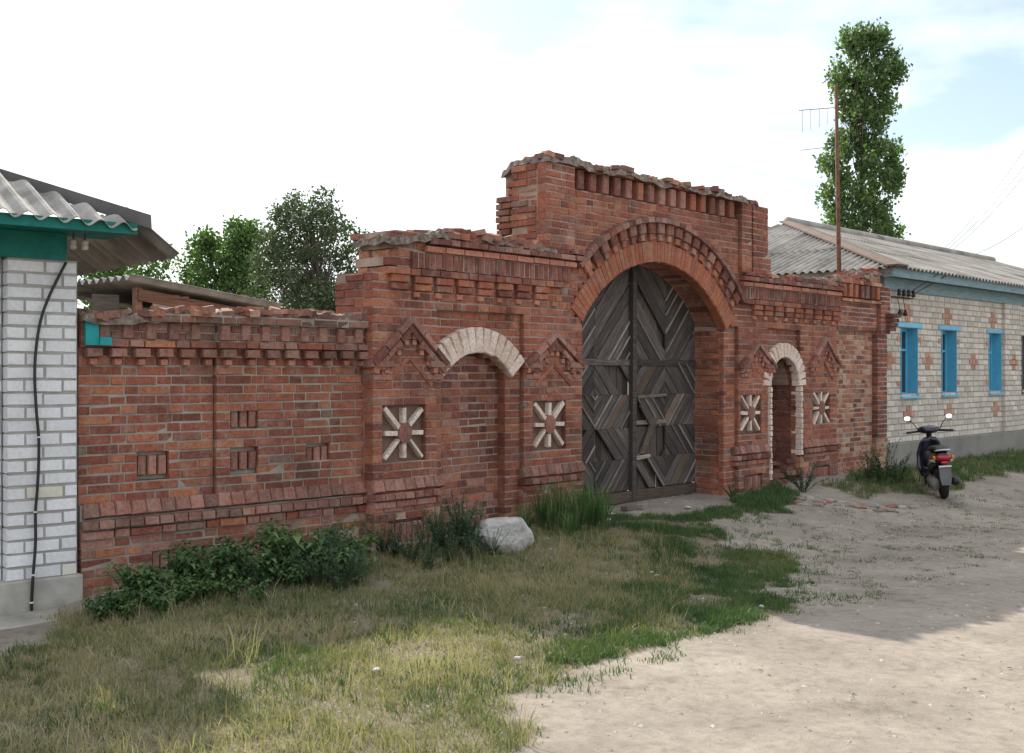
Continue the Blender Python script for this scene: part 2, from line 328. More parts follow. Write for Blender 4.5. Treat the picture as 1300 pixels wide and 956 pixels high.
class Wall:
    def __init__(s, name, fr, label, cat, mortar='mortar', limit=300):
        s.fr = fr; s.root = empty(name, (fr.x, fr.y, 0), fr.a, label, cat); s.sp = []; s.core = MB(); s.mortar = mortar; s.limit = limit
    def b(s, cx, cy, cz, sx, sy, sz, mat='brick', rot=(0, 0, 0), name='brick', jit=1.0):
        rot = tuple(r + uni(-.010, .010) * jit for r in rot)
        s.sp.append((cx + uni(-.002, .002) * jit, cy + uni(-.0035, .0035) * jit, cz + uni(-.002, .002) * jit, sx, sy, sz, mat, rot, name))
    def row(s, a, bb, z, h, d, mat='brick', depth=.12, joint=.0085, L=(.255, .122), phase=0, name='brick', core=.0, corein=.005):
        if core:
            ym = -(d - corein) + depth * .9
            s.core.box(a + .006, bb - .006, -(d - corein), ym, z, z + h)
            if core > ym: s.core.box(a, bb, ym, core, z, z + h)
        x = a; k = phase
        while x < bb - .012:
            l = L[k % len(L)] * uni(.96, 1.04); k += 1
            if x == a and phase % 2: l *= uni(.5, .95)
            if bb - (x + l) < .05: l = bb - x
            mt = mat if isinstance(mat, str) else random.choice(mat)
            s.b((x + x + l - joint) / 2, -d + depth / 2, z + (h - joint) / 2, max(.02, l - joint), depth, h - joint, mt, name=name)
            x += l
    def lay(s, z0, z1, spans, d=0, mat='brick', h=.0745, depth=.12, core=.5, **k):
        n = max(1, round((z1 - z0) / h)); h = (z1 - z0) / n
        for i in range(n):
            z = z0 + i * h
            for (a, bb) in spans(z + h / 2):
                if bb - a > .02: s.row(a, bb, z, h, d, mat, depth, phase=i + int(a * 7), core=core, **k)
    def end(s, x, y0, y1, z0, z1, side=-1, mat='brick', h=.0745, ruin=0, cut=None):   # face looking along side*x
        n = max(1, round((z1 - z0) / h)); h = (z1 - z0) / n
        for i in range(n):
            z = z0 + i * h; y = y0; k = i
            while y < y1 - .02:
                l = (.255, .122)[k % 2] * uni(.95, 1.05); k += 1
                if y1 - (y + l) < .05: l = y1 - y
                if not cut or not cut(y + l / 2, z):
                    off = uni(-ruin, ruin)
                    s.b(x + side * .010 - side * (.05 + off), y + (l - .01) / 2, z + (h - .01) / 2, l - .01, .1, h - .01, mat, rot=(0, 0, side * R(90)))
                y += l
    def finish(s):
        bricks = [t for t in s.sp if t[8] == 'brick']; other = [t for t in s.sp if t[8] != 'brick']
        def key(t): p = s.fr.w(t[0], t[1], t[2]); return -(t[3] * t[5]) / max(1, p.y) ** 2
        bricks.sort(key=key)
        for i, t in enumerate(other + bricks[:s.limit]):
            o = bpy.data.objects.new(t[8], brick_mesh(variant(t[5]), t[6])); COL.objects.link(o); o.parent = s.root
            o.location = t[:3]; o.scale = t[3:6]; o.rotation_euler = t[7]
        rest = {}
        for t in bricks[s.limit:]: rest.setdefault(t[6], []).append(t)
        for mt, L in rest.items():
            mb = MB()
            for t in L:
                V, Fs = UB[variant(t[5])]
                X = Matrix.LocRotScale(Vector(t[:3]), Euler(t[7]), Vector(t[3:6]))
                mb.add([X @ Vector(v) for v in V], Fs, random.random())
            mb.obj('brickwork', M[mt], s.root, kind='stuff')
        if s.core.v: s.core.obj('mortar', M[s.mortar], s.root)
    def cap(s, name, a, bb, y0, y1, zf, amp=.05, step=.022, mat='rubble', frag=24):   # lumpy mortar and rubble lying on top
        nx_ = max(2, int((bb - a) / step)); ny_ = max(3, int((y1 - y0) / step)); mb = MB(); V = []
        for j in range(ny_ + 1):
            for i in range(nx_ + 1):
                x = a + (bb - a) * i / nx_; y = y0 + (y1 - y0) * j / ny_
                e = min(i, nx_ - i, 2) / 2 * min(j, ny_ - j, 1)
                n_ = noise.noise((x * 5 + a, y * 5, 3.3)) * .55 + abs(noise.noise((x * 11, y * 11, a))) * .7 + noise.noise((x * 33, y * 33, a)) * .22 + .15
                wob = .012 * noise.noise((x * 21, y * 21, 9))
                V.append((x + wob, y + wob, zf(x, y) + (.75 * amp * n_ if e > 0 else -.05 + .035 * noise.noise((x * 7, y * 7, 2)))))
        Fs = [(j * (nx_ + 1) + i, j * (nx_ + 1) + i + 1, (j + 1) * (nx_ + 1) + i + 1, (j + 1) * (nx_ + 1) + i) for j in range(ny_) for i in range(nx_)]
        mb.add(V, Fs); mb.obj(name, M[mat], s.root)
        for _ in range(int((bb - a) * frag)):
            x, y = uni(a + .05, bb - .05), y0 + .03 + (y1 - y0 - .08) * random.random() ** 1.5
            s.b(x, y, zf(x, y) + amp * uni(.0, .45), uni(.08, .22), uni(.07, .12), uni(.04, .062), random.choice(['old', 'dusty', 'brick', 'dusty', 'mauve']), rot=(uni(-.25, .25), uni(-.25, .25), uni(0, 3)), name='loose_brick')
def sub(spans, holes):
    for h0, h1 in holes:
        o = []
        for a, bb in spans:
            if h1 <= a or h0 >= bb: o.append((a, bb)); continue
            if h0 > a: o.append((a, h0))
            if h1 < bb: o.append((h1, bb))
        spans = o
    return spans

# ---- the gateway
G = Wall('brick_gateway', FC, 'tall ruined red brick gateway with wide arch, side wings, dentils and pale sunburst ornaments', 'gateway', 'mortar_red')
AC, AZ = 4.455, 1.095; R0, R1, R2, R3 = 1.80, 2.05, 2.26, 2.345
JL, JR = 2.99, 5.94
def archhole(z, r):
    if z >= AZ + r: return []
    if z < 2.13: return [(JL, JR)]
    hh = min(math.sqrt(r * r - (z - AZ) ** 2), (z - AZ) * math.tan(R(54.6))); return [(AC - hh, AC + hh)]
SUNS = [(.386, 1.035), (2.443, 1.043), (6.54, 1.055), (8.515, 1.075)]
def sunholes(z): return [(cx - .265, cx + .265) for cx, cz in SUNS if abs(z - cz) < .255]
DC, DHW = 7.43, .40                                      # small doorway
def doorhole(z, hw=DHW, top=1.80):
    zs = 1.42
    if z < zs: return [(DC - hw, DC + hw)]
    rr = (top - zs)
    if z < top: return [(DC - hw * math.sqrt(max(0, 1 - ((z - zs) / rr) ** 2)), DC + hw * math.sqrt(max(0, 1 - ((z - zs) / rr) ** 2)))]
    return []
NC, NHW, NSP, NTOP = 1.353, .445, 1.59, 1.79             # blind niche
NR = (NHW ** 2 + (NTOP - NSP) ** 2) / (2 * (NTOP - NSP)); NZ = NTOP - NR
def nichehole(z, r=None):
    if z < NSP: return [(NC - NHW, NC + NHW)]
    r = r or NR
    if z < NZ + r: hh = math.sqrt(r * r - (z - NZ) ** 2); return [(NC - hh, NC + hh)]
    return []
BASEH = [(.18, .61), (6.33, 6.80), (8.19, 8.72)]
def basehole(z): return BASEH if 0.0 < z < .23 else []
zz = -.22
# piers
G.lay(zz, .40, lambda z: sub([(0, .83), (2.0, JL), (6.2, 7.02), (7.85, 9.0)], basehole(z) + doorhole(z)), .02, ['brick', 'mauve', 'brick', 'old'])
for a, bb in BASEH:
    G.core.box(a - .02, bb + .02, .05, .3, -.1, .25)
    for k in range(int((bb - a) / .07)): G.b(a + .035 + k * .07, .02, .11, .058, .08, .21, 'mauve')
G.lay(.40, 2.19, lambda z: sub([(0, .80), (2.03, JL), (6.22, 6.98), (7.88, 9.0)], sunholes(z) + doorhole(z) + archhole(z, R1 + .005)), 0)
G.lay(zz, 2.19, lambda z: sub([(JR, 6.22)], archhole(z, R1 + .005)), -.05, ['brick', 'orange', 'brick'])
# recessed panels with the blind niche / the small doorway
G.lay(zz, 2.19, lambda z: sub([(.80, 2.03)], nichehole(z)), -.05)
G.lay(zz, 1.82, lambda z: [(NC - NHW - .02, NC + NHW + .02)], -.15, ['brick', 'dark', 'mauve', 'brick'])
G.lay(zz, 2.19, lambda z: sub([(6.98, 7.88)], doorhole(z)), -.05)
G.lay(zz, 1.85, lambda z: [(DC - DHW - .02, DC + DHW + .02)], -.42, ['dark', 'brick', 'dark'], core=.55)
G.end(DC + DHW - .004, .115, .42, .30, 1.42, -1, 'dark'); G.end(DC + DHW - .004, .115, .42, -.1, .30, -1, 'old')
G.core.box(DC + DHW + .013, DC + DHW + .2, .05, .5, -.2, 1.42)
G.lay(2.19, 2.50, lambda z: sub([(0, 9.0)], archhole(z, R1 + .005)), 0)
G.lay(2.50, 2.90, lambda z: sub([(.28 + .1 * noise.noise((z * 9, 0, 0)), 9.02)], archhole(z, R1 + .005)), 0, core=.52)
# left end faces
G.end(-.002, .125, .53, zz, 2.50, -1, ruin=.012, cut=lambda y, z: z > 1.9 and (y > .42 and random.random() < .4))
G.end(.26, .1, .5, 2.50, 2.74, -1, mat='old', ruin=.03)
# right jamb of the big arch and arch underside
G.core.box(JR + .09, JR + .25, .06, .56, zz, 2.16)
G.end(JR, .122, .56, zz, 2.14, -1, ruin=.006)
G.core.box(JL - .25, JL - .012, .1, .56, zz, 2.16)
def ring(r0, r1, t0, t1, n, y0, y1, mat, name, wfrac=.88, jit=1.0):
    for i in range(n):
        th = R(t0 + (t1 - t0) * (i + .5) / n); rm = (r0 + r1) / 2; wd = R((t1 - t0) / n) * rm * wfrac
        G.b(AC + rm * math.sin(th), (y0 + y1) / 2, AZ + rm * math.cos(th), wd, y1 - y0, r1 - r0, mat if isinstance(mat, str) else random.choice(mat), rot=(0, th, 0), name=name, jit=jit)
def ringcore(r0, r1, t0, t1, y0, y1, n=40):
    for i in range(n):
        ta, tb = R(t0 + (t1 - t0) * i / n), R(t0 + (t1 - t0) * (i + 1) / n)
        pl = [(AC + r * math.sin(t), AZ + r * math.cos(t)) for r, t in ((r0, ta), (r0, tb), (r1, tb), (r1, ta))]
        G.core.prism(pl, y0, y1)
ring(R0, R1, -54.5, 54.5, 50, -.006, .13, 'orange', 'voussoir', .93, .4)
ringcore(R0 + .012, R1 - .005, -54.3, 54.3, .0, .128)
ring(R0 + .05, R1 + .08, -56, 56, 46, .135, .54, ['old', 'dark', 'mauve'], 'soffit_brick', .9)
ringcore(R0 + .065, R1 + .3, -56, 56, .14, .535)
# dentil ring and hood moulding round the arch
nd = 19; t0, t1 = -43, 51
for i in range(nd):
    th = R(t0 + (t1 - t0) * (i + .5) / nd)
    for (ra, rb, wd, pr, mt) in ((2.14, R2, .128, .055, ['brick', 'dark', 'mauve'][i % 3]), (2.055, 2.138, .075, .035, ['salmon', 'orange', 'mauve'][i % 3])):
        rm = (ra + rb) / 2
        G.b(AC + rm * math.sin(th), -pr / 2 + .03, AZ + rm * math.cos(th), wd, pr + .06, rb - ra, mt, rot=(0, th, 0), name='dentil')
ring(R2, R3 - .02, t0 - 1, t1 + 1, 30, -.085, .05, ['dusty', 'dark', 'dusty'], 'hood_brick', .97)
# cornice of the wings
def cornice(a, bb, ring_side):
    def lim(z):
        h = archhole(z, R3)
        if not h: return (a, bb)
        return (a, min(bb, h[0][0])) if ring_side > 0 else (max(a, h[0][1]), bb)
    n = int((bb - a) / .267); st = (bb - a) / n
    for i in range(n):
        x = a + (i + .5) * st
        for (z0, z1, wd, pr, mt) in ((2.42, 2.489, .215, .05, 'brick'), (2.352, 2.414, .208, .045, 'brick'), (2.292, 2.346, .075, .03, 'salmon')):
            l = lim(z1)
            xx = x - (.07 if wd < .1 else 0)
            if l[0] + .08 < xx < l[1] - .08: G.b(xx, -pr / 2 + .02, (z0 + z1) / 2, wd, pr + .04, z1 - z0, mt, name='corbel')
    l = lim(2.56); G.row(l[0], l[1], 2.49, .075, .058, ['brick', 'dark'], .14, name='cornice_brick')
    l = lim(2.7); x = l[0] + .03
    if ring_side > 0: x += .3
    while x < l[1] - .03:
        G.b(x, .012, 2.64, .064, .10, .148, 'dark', name='soldier_brick'); x += .074
    G.core.box(l[0] + (.3 if ring_side > 0 else 0), l[1], -.032, .1, 2.565, 2.72)
    l = lim(2.78); G.row(l[0] + (.45 if ring_side > 0 else 0), l[1], 2.72, .070, .068, 'salmon', .2, L=(.255,), name='cornice_brick')
    l = lim(2.85); G.row(l[0] + (.5 if ring_side > 0 else 0), l[1], 2.793, .07, .088, ['dusty', 'dark'], .24, name='cornice_brick')
    l2 = lim(2.9); x = l2[0] + (.75 if ring_side > 0 else .1)
    while x < l2[1] - .1:
        if random.random() < .72: G.b(x + .12, .045, 2.892, .24, .2, .062, ['dusty', 'dark'][random.randrange(2)], rot=(uni(-.04, .04), uni(-.03, .03), uni(-.1, .1)), name='cornice_brick')
        x += .26
cornice(.16, 2.98, 1); cornice(6.24, 9.04, -1)
G.cap('mortar_cap', .2, 2.5, -.06, .55, lambda x, y: 2.82 + .09 * sm(.2, .9, x), .10)
G.cap('mortar_cap', 6.75, 9.1, -.05, .55, lambda x, y: 2.86 + .03 * math.sin(x * 5), .11)
# upper block over the arch
G.lay(2.90, 3.58, lambda z: sub([(2.80, 6.22)], archhole(z, R1 + .005)), 0)
G.lay(2.90, 3.80, lambda z: sub([(2.31, 2.80), (6.22, 6.47), (6.50, 6.89 + (.08 if z < 3.1 else 0))], archhole(z, R3)), .055, core=.42)
G.core.box(2.4, 6.7, .1, .6, 3.35, 3.80)
G.end(2.308, .07, .66, 2.86, 3.50, -1, ruin=.015, mat='brick'); G.end(2.308, .07, .50, 3.50, 3.65, -1, ruin=.02); G.end(2.308, .07, .42, 3.65, 3.80, -1, ruin=.02)
G.core.box(2.34, 2.90, .12, .64, 2.85, 3.345); G.core.box(2.34, 6.7, .12, .64, 3.35, 3.48)
x = 2.93
while x < 6.19:
    G.b(x, .035, 3.69, .112, .13, .212, ['brick', 'dark', 'mauve'][random.randrange(3)], name='dentil'); x += .2195
G.lay(3.58, 3.80, lambda z: [(2.80, 6.22)], -.06, 'dark', core=.5)
G.row(2.33, 6.5, 3.80, .070, .062, ['brick', 'dusty', 'dark'], .22, name='cornice_brick')
G.row(6.3, 6.52, 3.80, .0, .06) if False else None
G.cap('mortar_cap', 2.30, 6.36, -.085, .6, lambda x, y: 3.85 + .04 * noise.noise((x * 1.7, 0, 4)) - .10 * sm(.35, .6, y) * (1 - sm(2.3, 2.9, x)), .10)
G.cap('mortar_cap', 6.34, 6.92, -.04, .55, lambda x, y: 3.80 - .06 * (x > 6.6), .05)
G.cap('mortar_cap', 1.5, 2.36, .02, .6, lambda x, y: 2.88 + .05 * sm(2.1, 2.3, x), .06)
# whitewashed arch of the niche
an = math.degrees(math.asin(NHW / NR)) + 5
for i in range(13):
    th = R(-an + 2 * an * (i + .5) / 13); rm = NR + .125
    G.b(NC + rm * math.sin(th), .035, NZ + rm * math.cos(th), R(2 * an / 13) * rm * .92, .12, .25, 'whitewash', rot=(0, th, 0), name='pale_voussoir')
# whitewashed surround of the small doorway
for i in range(17):
    th = R(-92 + 184 * (i + .5) / 17); hw, hh = DHW + .085, .38 + .10
    cx_, cz_ = DC + hw * math.sin(th), 1.42 + hh * math.cos(th)
    tl = math.atan2(math.sin(th) / hw, math.cos(th) / hh)
    G.b(cx_, .04, cz_, .082, .12, .20, 'whitewash', rot=(0, tl, 0), name='pale_voussoir')
for sx in (-1, 1):
    z = 1.36
    while z > (.10 if sx < 0 else .42):
        G.b(DC + sx * (DHW + .028), .04, z, .042 + .012 * (random.random() < .4), .16, .069, 'whitewash', name='pale_jamb_brick'); z -= .0745
# gabled hoods
def gable(cx, hw, za, zf):
    ang = math.atan2(za - zf, hw)
    for sgn in (-1, 1):
        ln = math.hypot(hw, za - zf)
        for k in range(3):
            f0 = (k + .5) / 3; x = cx + sgn * hw * f0; z = za - (za - zf) * f0
            G.b(x, .02, z - .03, ln / 3 - .006, .16, .060, ['dusty', 'mauve', 'dark'][k], rot=(0, sgn * ang, 0), name='gable_brick')
            G.b(x - sgn * .03, .03, z - .098, ln / 3 - .006, .14, .058, ['dark', 'mauve', 'dusty'][k], rot=(0, sgn * ang, 0), name='gable_brick')
        for k in range(4):
            f0 = (k + .55) / 4.4; x = cx + sgn * (hw - .06) * f0; z = za - .195 - (za - zf) * f0
            G.b(x, .015, z, .05, .08, .055, 'salmon', name='dentil')
            G.b(x, .01, z + .05, .085, .10, .05, 'dark', name='dentil')
        f0 = .55; x = cx + sgn * (hw - .18) * f0; z = za - .29 - (za - zf) * f0
        G.b(x, .045, z, ln * .62, .10, .045, ['orange', 'brick'][sgn > 0], rot=(0, sgn * ang, 0), name='gable_brick')
        for k in range(2): G.b(cx + sgn * (hw - .04 - k * .12), .01, zf - .085, .055, .10, .06, 'salmon', name='dentil')
        G.b(cx + sgn * (hw - .10), .015, zf - .03, .26, .13, .062, 'dusty', name='gable_brick')
        G.b(cx + sgn * (hw - .13), .035, zf - .15, .22, .10, .055, 'mauve', name='gable_brick')
gable(.44, .46, 2.12, 1.70); gable(2.50, .46, 2.03, 1.70); gable(6.68, .44, 2.0, 1.70); gable(8.58, .45, 2.12, 1.72)
# sunbursts
for cx_, cz_ in SUNS:
    G.core.box(cx_ - .29, cx_ + .29, .075, .3, cz_ - .28, cz_ + .28)
    pk = MB().box(cx_ - .285, cx_ + .285, .062, .074, cz_ - .275, cz_ + .275).obj('sunburst_pocket', M['plaster'], G.root)
    for k in range(8):
        th = R(45 * k); re = .245 if k % 2 == 0 else .335; ri = .07
        rm = (re + ri) / 2
        G.b(cx_ + rm * math.sin(th), .03, cz_ + rm * math.cos(th) * .97, (.034 if random.random() < .3 else .044) + uni(-.005, .005), .06, re - ri + uni(-.03, .0), 'whitewash', rot=(0, th + uni(-.06, .06), 0), name='sunburst_ray')
    mb = MB(); poly = [(cx_ + .085 * math.cos(R(22.5 + 45 * k)) * uni(.9, 1.1), cz_ + .10 * math.sin(R(22.5 + 45 * k)) * uni(.9, 1.1)) for k in range(8)]
    mb.prism(poly, -.012, .07); mb.obj('sunburst_hub', M['mauve'], G.root)
# plinth mouldings
def moulding(a, bb, z, d0=0):
    G.row(a - .01, bb + .01, z - .005, .068, d0 + .055, ['mauve', 'dark'], .14, L=(.122,), name='plinth_brick')
    x = a
    while x < bb - .04:
        G.b(x + .06, -d0 + .032, z + .108, .1225, .12, .108, random.choice(['mauve', 'mauve', 'dusty']), rot=(R(-21), 0, 0), name='plinth_brick'); x += .124
    G.row(a, bb, z - .075, .066, d0 + .035, ['mauve', 'brick'], .12, L=(.255,), name='plinth_brick')
moulding(0, .83, .44); moulding(2.0, 2.97, .44); moulding(6.12, 6.96, .45); moulding(7.93, 9.0, .45)
# rough stone sill under the little doorway
for k in range(34):
    x_ = uni(DC - .36, DC + .46); hz = .04 + .30 * sm(DC - .05, DC + .4, x_) * random.random()
    G.b(x_, uni(-.05, .38), hz, uni(.14, .25), .12, .066, random.choice(['old', 'dusty', 'dark']), rot=(uni(-.15, .15), uni(-.2, .2), uni(-.7, .7)), name='loose_brick')
MB().box(DC - .40, DC + .42, -.12, .40, -.2, .05).obj('threshold', M['concrete2'], G.root, bevel=.03)
G.finish()

# ---- worn wall between gateway and right house
O = Wall('worn_brick_wall', FC, 'short worn brick wall with broken coping joining gateway to white house', 'wall', 'mortar')
O.lay(-.3, 2.24, lambda z: [(9.06, 10.45)], -.12, ['old', 'old', 'brick'], core=.4)
O.lay(2.24, 2.66, lambda z: [(9.10, 10.45)], -.04, ['brick', 'dark'], core=.4)
O.row(9.10, 10.47, 2.66, .06, .03, 'old', .2, name='cornice_brick')
O.lay(2.72, 2.93, lambda z: [(9.10, 10.45)], -.08, 'dark', core=.4)
x = 9.17
while x < 10.43: O.b(x, .01, 2.825, .10, .13, .195, 'brick', name='dentil'); x += .19
O.row(9.06, 10.5, 2.93, .072, .05, ['brick', 'old'], .2, name='cornice_brick')
O.lay(3.0, 3.17, lambda z: [(9.75 if z < 3.09 else 10.05, 10.48)], .0, ['brick', 'salmon', 'old'], core=.4)
O.lay(.55, 2.2, lambda z: [(10.45, 10.80)], -.03, ['dark', 'brick'], core=.4)
O.lay(2.2, 2.95, lambda z: [(10.45, 10.78)], .03, ['brick', 'dark'], core=.4)
for k in range(4): O.b(10.72, -.05, 2.28 + k * .07, .24 - (3 - k) * .02, .12 + k * .05, .062, 'dark', name='corbel')
O.lay(-.3, .55, lambda z: [(10.45, 10.86)], -.05, 'old', core=.4)
O.cap('mortar_cap', 9.02, 10.52, -.04, .45, lambda x, y: 2.99 + (.17 if x > 10.05 else .10 * sm(9.5, 9.8, x)), .10, mat='rubble')
O.finish()

# ---- low courtyard wall
B = Wall('courtyard_wall', FB, 'low red brick courtyard wall with corbelled top between white brick pillar and gateway', 'wall', 'mortar')
WL = 2.62; ST = 1.12
def d0(x): return 0 if x > ST else -.04
TR = [(.468, .727, .785, .949), (1.255, 1.509, 1.134, 1.288), (1.255, 1.509, .781, .942), (1.986, 2.223, .790, .950)]
def trh(z): return [(a, bb) for a, bb, z0, z1 in TR if z0 < z < z1]
B.lay(.60, 1.80, lambda z: sub([(ST, WL)], trh(z)), 0, core=.3)
B.lay(.60, 1.80, lambda z: sub([(0.0, ST)], trh(z)), -.04, core=.3)
for a, bb, z0, z1 in TR:
    dd = d0(a + .1); B.core.box(a - .02, bb + .02, .06 - dd, .3, z0 - .03, z1 + .03)
    for k in range(3): B.b(a + (bb - a) * (k + .5) / 3, .075 - dd, (z0 + z1) / 2, (bb - a) / 3 * .78, .11, z1 - z0 - .01, 'mauve')
B.lay(-.30, .34, lambda z: sub([(0.0, WL)], [(.568, 1.08)] if .0 < z < .222 else []), .015, ['brick', 'mauve', 'old', 'brick'], core=.3)
B.core.box(.55, 1.1, .07, .3, -.1, .24)
for k in range(7): B.b(.568 + (k + .5) * .0731, .06, .11, .06, .1, .215, 'mauve')
B.core.box(0, WL, .006, .3, .34, .60)
B.row(0, WL, .34, .07, .04, ['mauve', 'brick'], .12, name='plinth_brick')
B.row(0, WL, .415, .072, .06, ['mauve', 'dusty'], .14, L=(.122,), name='plinth_brick')
x = .02
while x < WL - .05:
    B.b(x + .06, .032, .541, .1225, .12, .112, random.choice(['mauve', 'mauve', 'dusty']), rot=(R(-21), 0, 0), name='plinth_brick'); x += .123
n = 14
for i in range(n):
    x = .10 + i * (WL - .16) / (n - 1); dd = d0(x)
    if i == 6: x -= .03
    B.b(x, -.005 - dd, 1.675, .055, .10, .05, 'salmon', name='corbel'); B.b(x, -.015 - dd, 1.745, .12, .13, .068, ['dusty', 'mauve', 'dusty'][i % 3], name='corbel')
for a, bb in ((.12, ST), (ST, WL)):
    dd = d0((a + bb) / 2)
    B.core.box(a, bb, -.02 - dd, .3, 1.79, 1.99)
    B.row(a, bb, 1.79, .062, .065 + dd, ['mauve', 'dusty', 'brick'], .16, name='cornice_brick')
    B.lay(1.853, 1.985, lambda z: [(a, bb)], .03 + dd, ['dusty', 'dark'], h=.066, core=0, name='cornice_brick', L=(.122,))
    x = a + .06
    while x < bb - .03: B.b(x, .02 - dd, 1.92, .085, .14, .13, 'mauve' if a > .5 else 'dusty', name='dentil'); x += .19
B.row(.0, .12, 1.79, .2, .0, 'dark', core=.3)
B.row(.52, WL, 1.99, .066, .075, ['dusty', 'mauve', 'dusty'], .2, core=.3, name='cornice_brick')
B.row(.0, .52, 1.99, .05, .0, ['old'], .2, core=.3)
B.row(1.3, WL, 2.058, .05, .05, 'dusty', .2, name='cornice_brick')
B.cap('mortar_cap', .0, WL, -.06, .30, lambda x, y: 2.02 + .05 * sm(.4, .8, x) + .02 * sm(1.3, 1.5, x), .07)
mb = MB(); mb.box(.03, .13, -.03, .02, 1.80, 1.99); mb.box(.13, .22, -.055, .02, 1.80, 1.86); mb.box(.035, .075, -.045, .02, .42, .47)
o = mb.obj('teal_strip', M['tealbright'], B.root)
B.finish()

# ------------------------------------------------------------------ corrugated roofing
def roof_face(parent, org, ud, vd, vr, u0, u1, sw, slen, mat, amp=.022, pitch=.15, seg=6, th=.007, name='roof_sheet', jitter=.01):
    org, ud, vd = Vector(org), Vector(ud).normalized(), Vector(vd).normalized(); nrm = ud.cross(vd).normalized()
    if nrm.z < 0: nrm = -nrm
    step = pitch / seg; ns = int(math.ceil((u1 - u0) / sw))
    vmax = max(vr(u0 + (u1 - u0) * i / 40)[1] for i in range(41)); nr = int(math.ceil(vmax / slen))
    for r in range(nr):
        for c_ in range(ns):
            a = u0 + c_ * sw; bb = min(u1, a + sw + pitch * .5); cols = []
            k = int(round((bb - a) / step)); jj = uni(-jitter, jitter); tl = uni(-.004, .004)
            for i in range(k + 1):
                u = a + (bb - a) * i / k; lo, hi = vr(u); L0 = max(lo, r * slen - .0 + jj * (r > 0)); H0 = min(hi, (r + 1) * slen + .12)
                if H0 - L0 < .01:
                    if cols: break
                    continue
                hh = amp * math.cos(2 * math.pi * u / pitch) + r * -.0
                pt = []
                for f0 in (0, .5, 1):
                    v = L0 + (H0 - L0) * f0; lift = .012 * (1 - (v - r * slen) / slen) + tl + (c_ % 2) * .003
                    pt.append((u, v, hh + lift))
                cols.append(pt)
            if len(cols) < 3: continue
            mb = MB(); V = []
            for s_ in (0, 1):
                for pt in cols:
                    for (u, v, h) in pt: V.append(org + ud * u + vd * v + nrm * (h - s_ * th))
            n1 = len(cols) * 3; Fs = []
            for i in range(len(cols) - 1):
                for j in range(2):
                    q_ = (i * 3 + j, (i + 1) * 3 + j, (i + 1) * 3 + j + 1, i * 3 + j + 1); Fs.append(q_); Fs.append(tuple(x + n1 for x in q_[::-1]))
                Fs.append((i * 3, i * 3 + n1, (i + 1) * 3 + n1, (i + 1) * 3)); Fs.append((i * 3 + 2, (i + 1) * 3 + 2, (i + 1) * 3 + 2 + n1, i * 3 + 2 + n1))
            for i in (0, len(cols) - 1):
                for j in range(2): Fs.append((i * 3 + j, i * 3 + j + 1, i * 3 + j + 1 + n1, i * 3 + j + n1))
            mb.add(V, Fs); mb.obj(name, M[mat], parent, smooth=False)

# ------------------------------------------------------------------ left house
H = Wall('white_brick_house', FA, 'white brick house corner with teal eaves and grey corrugated slate roof', 'house', 'mortar_grey')
H.row
def wrow(W_, z0, z1, spans, d, mat, core, depth=.12):
    n = round((z1 - z0) / .098); h = (z1 - z0) / n
    for i in range(n):
        for a, bb in spans(z0 + (i + .5) * h): W_.row(a, bb, z0 + i * h, h, d, mat, depth, .012, (.262, .262) if i % 2 else (.13, .262, .262), core=core, corein=.006)
wrow(H, .10, 2.42, lambda z: [(-.50, 0)], 0, 'silicate', .1)
wrow(H, .10, 2.42, lambda z: [(-1.6, -.50)], -.10, 'silicate', .3)
H.finish()
MB().box(-6, -.02, .22, 5.5, .0, 2.6).obj('inner_wall', M['concrete'], H.root)
MB().box(-6, .03, -.03, 5.6, -.4, .10).obj('plinth', M['concrete'], H.root, bevel=.015)
MB().box(-.95, -.12, -.5, -.02, -.4, -.12).obj('concrete_step', M['concrete'], H.root, bevel=.03)
MB().box(-6, -.09, -.025, .2, 2.42, 2.615).obj('frieze_board', M['teal'], H.root)
MB().box(-6, .27, -.40, .2, 2.617, 2.64).obj('soffit_board', M['teal'], H.root)
MB().box(-6, .28, -.43, -.405, 2.60, 2.678).obj('fascia_board', M['teal'], H.root)
pit = R(27)
roof_face(H.root, (0, -.46, 2.648), (-1, 0, .03), (0, math.cos(pit), math.sin(pit)), lambda u: (0, max(0, min(3.2, (u + .27) * 1.12 + .03))), -.27, 6.0, 1.1, 1.6, 'slate', amp=.028, pitch=.165, seg=8)
# dark hip board and the long side slope seen from below
p0 = Vector((.33, -.46, 2.745)); p1 = Vector((-2.87, 2.74, 4.15))
mb = MB(); sd_ = Vector((1, 1, 0)).normalized() * .012; dn = Vector((0, 0, -.10)); out_ = Vector((.5, -.5, 0)) * .05
q4 = [p0 + out_ - sd_, p1 + out_ - sd_, p1 + out_ + dn, p0 + out_ + dn]; q5 = [v + sd_ * 2 for v in q4]
mb.add(q4 + q5, [(0, 1, 2, 3), (7, 6, 5, 4), (0, 4, 5, 1), (3, 2, 6, 7), (0, 3, 7, 4), (1, 5, 6, 2)])
mb.obj('hip_board', M['hipmetal'], H.root)
ps = R(38)
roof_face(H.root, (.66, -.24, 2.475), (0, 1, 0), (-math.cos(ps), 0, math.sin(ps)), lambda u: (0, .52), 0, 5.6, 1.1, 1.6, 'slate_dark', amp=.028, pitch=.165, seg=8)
ins = MB()
for x in (-.055, .03):
    o = MB().lathe([(.012, -.045), (.024, -.04), (.024, -.01), (.016, -.005), (.026, .0), (.026, .02), (.012, .03)], 'z', 10, (x, -.06, 2.545)).obj('insulator', M['ceramic'], H.root, smooth=True)
    MB().tube([(x, -.06, 2.57), (x, -.06, 2.62)], .006).obj('insulator_pin', M['rust'], H.root)
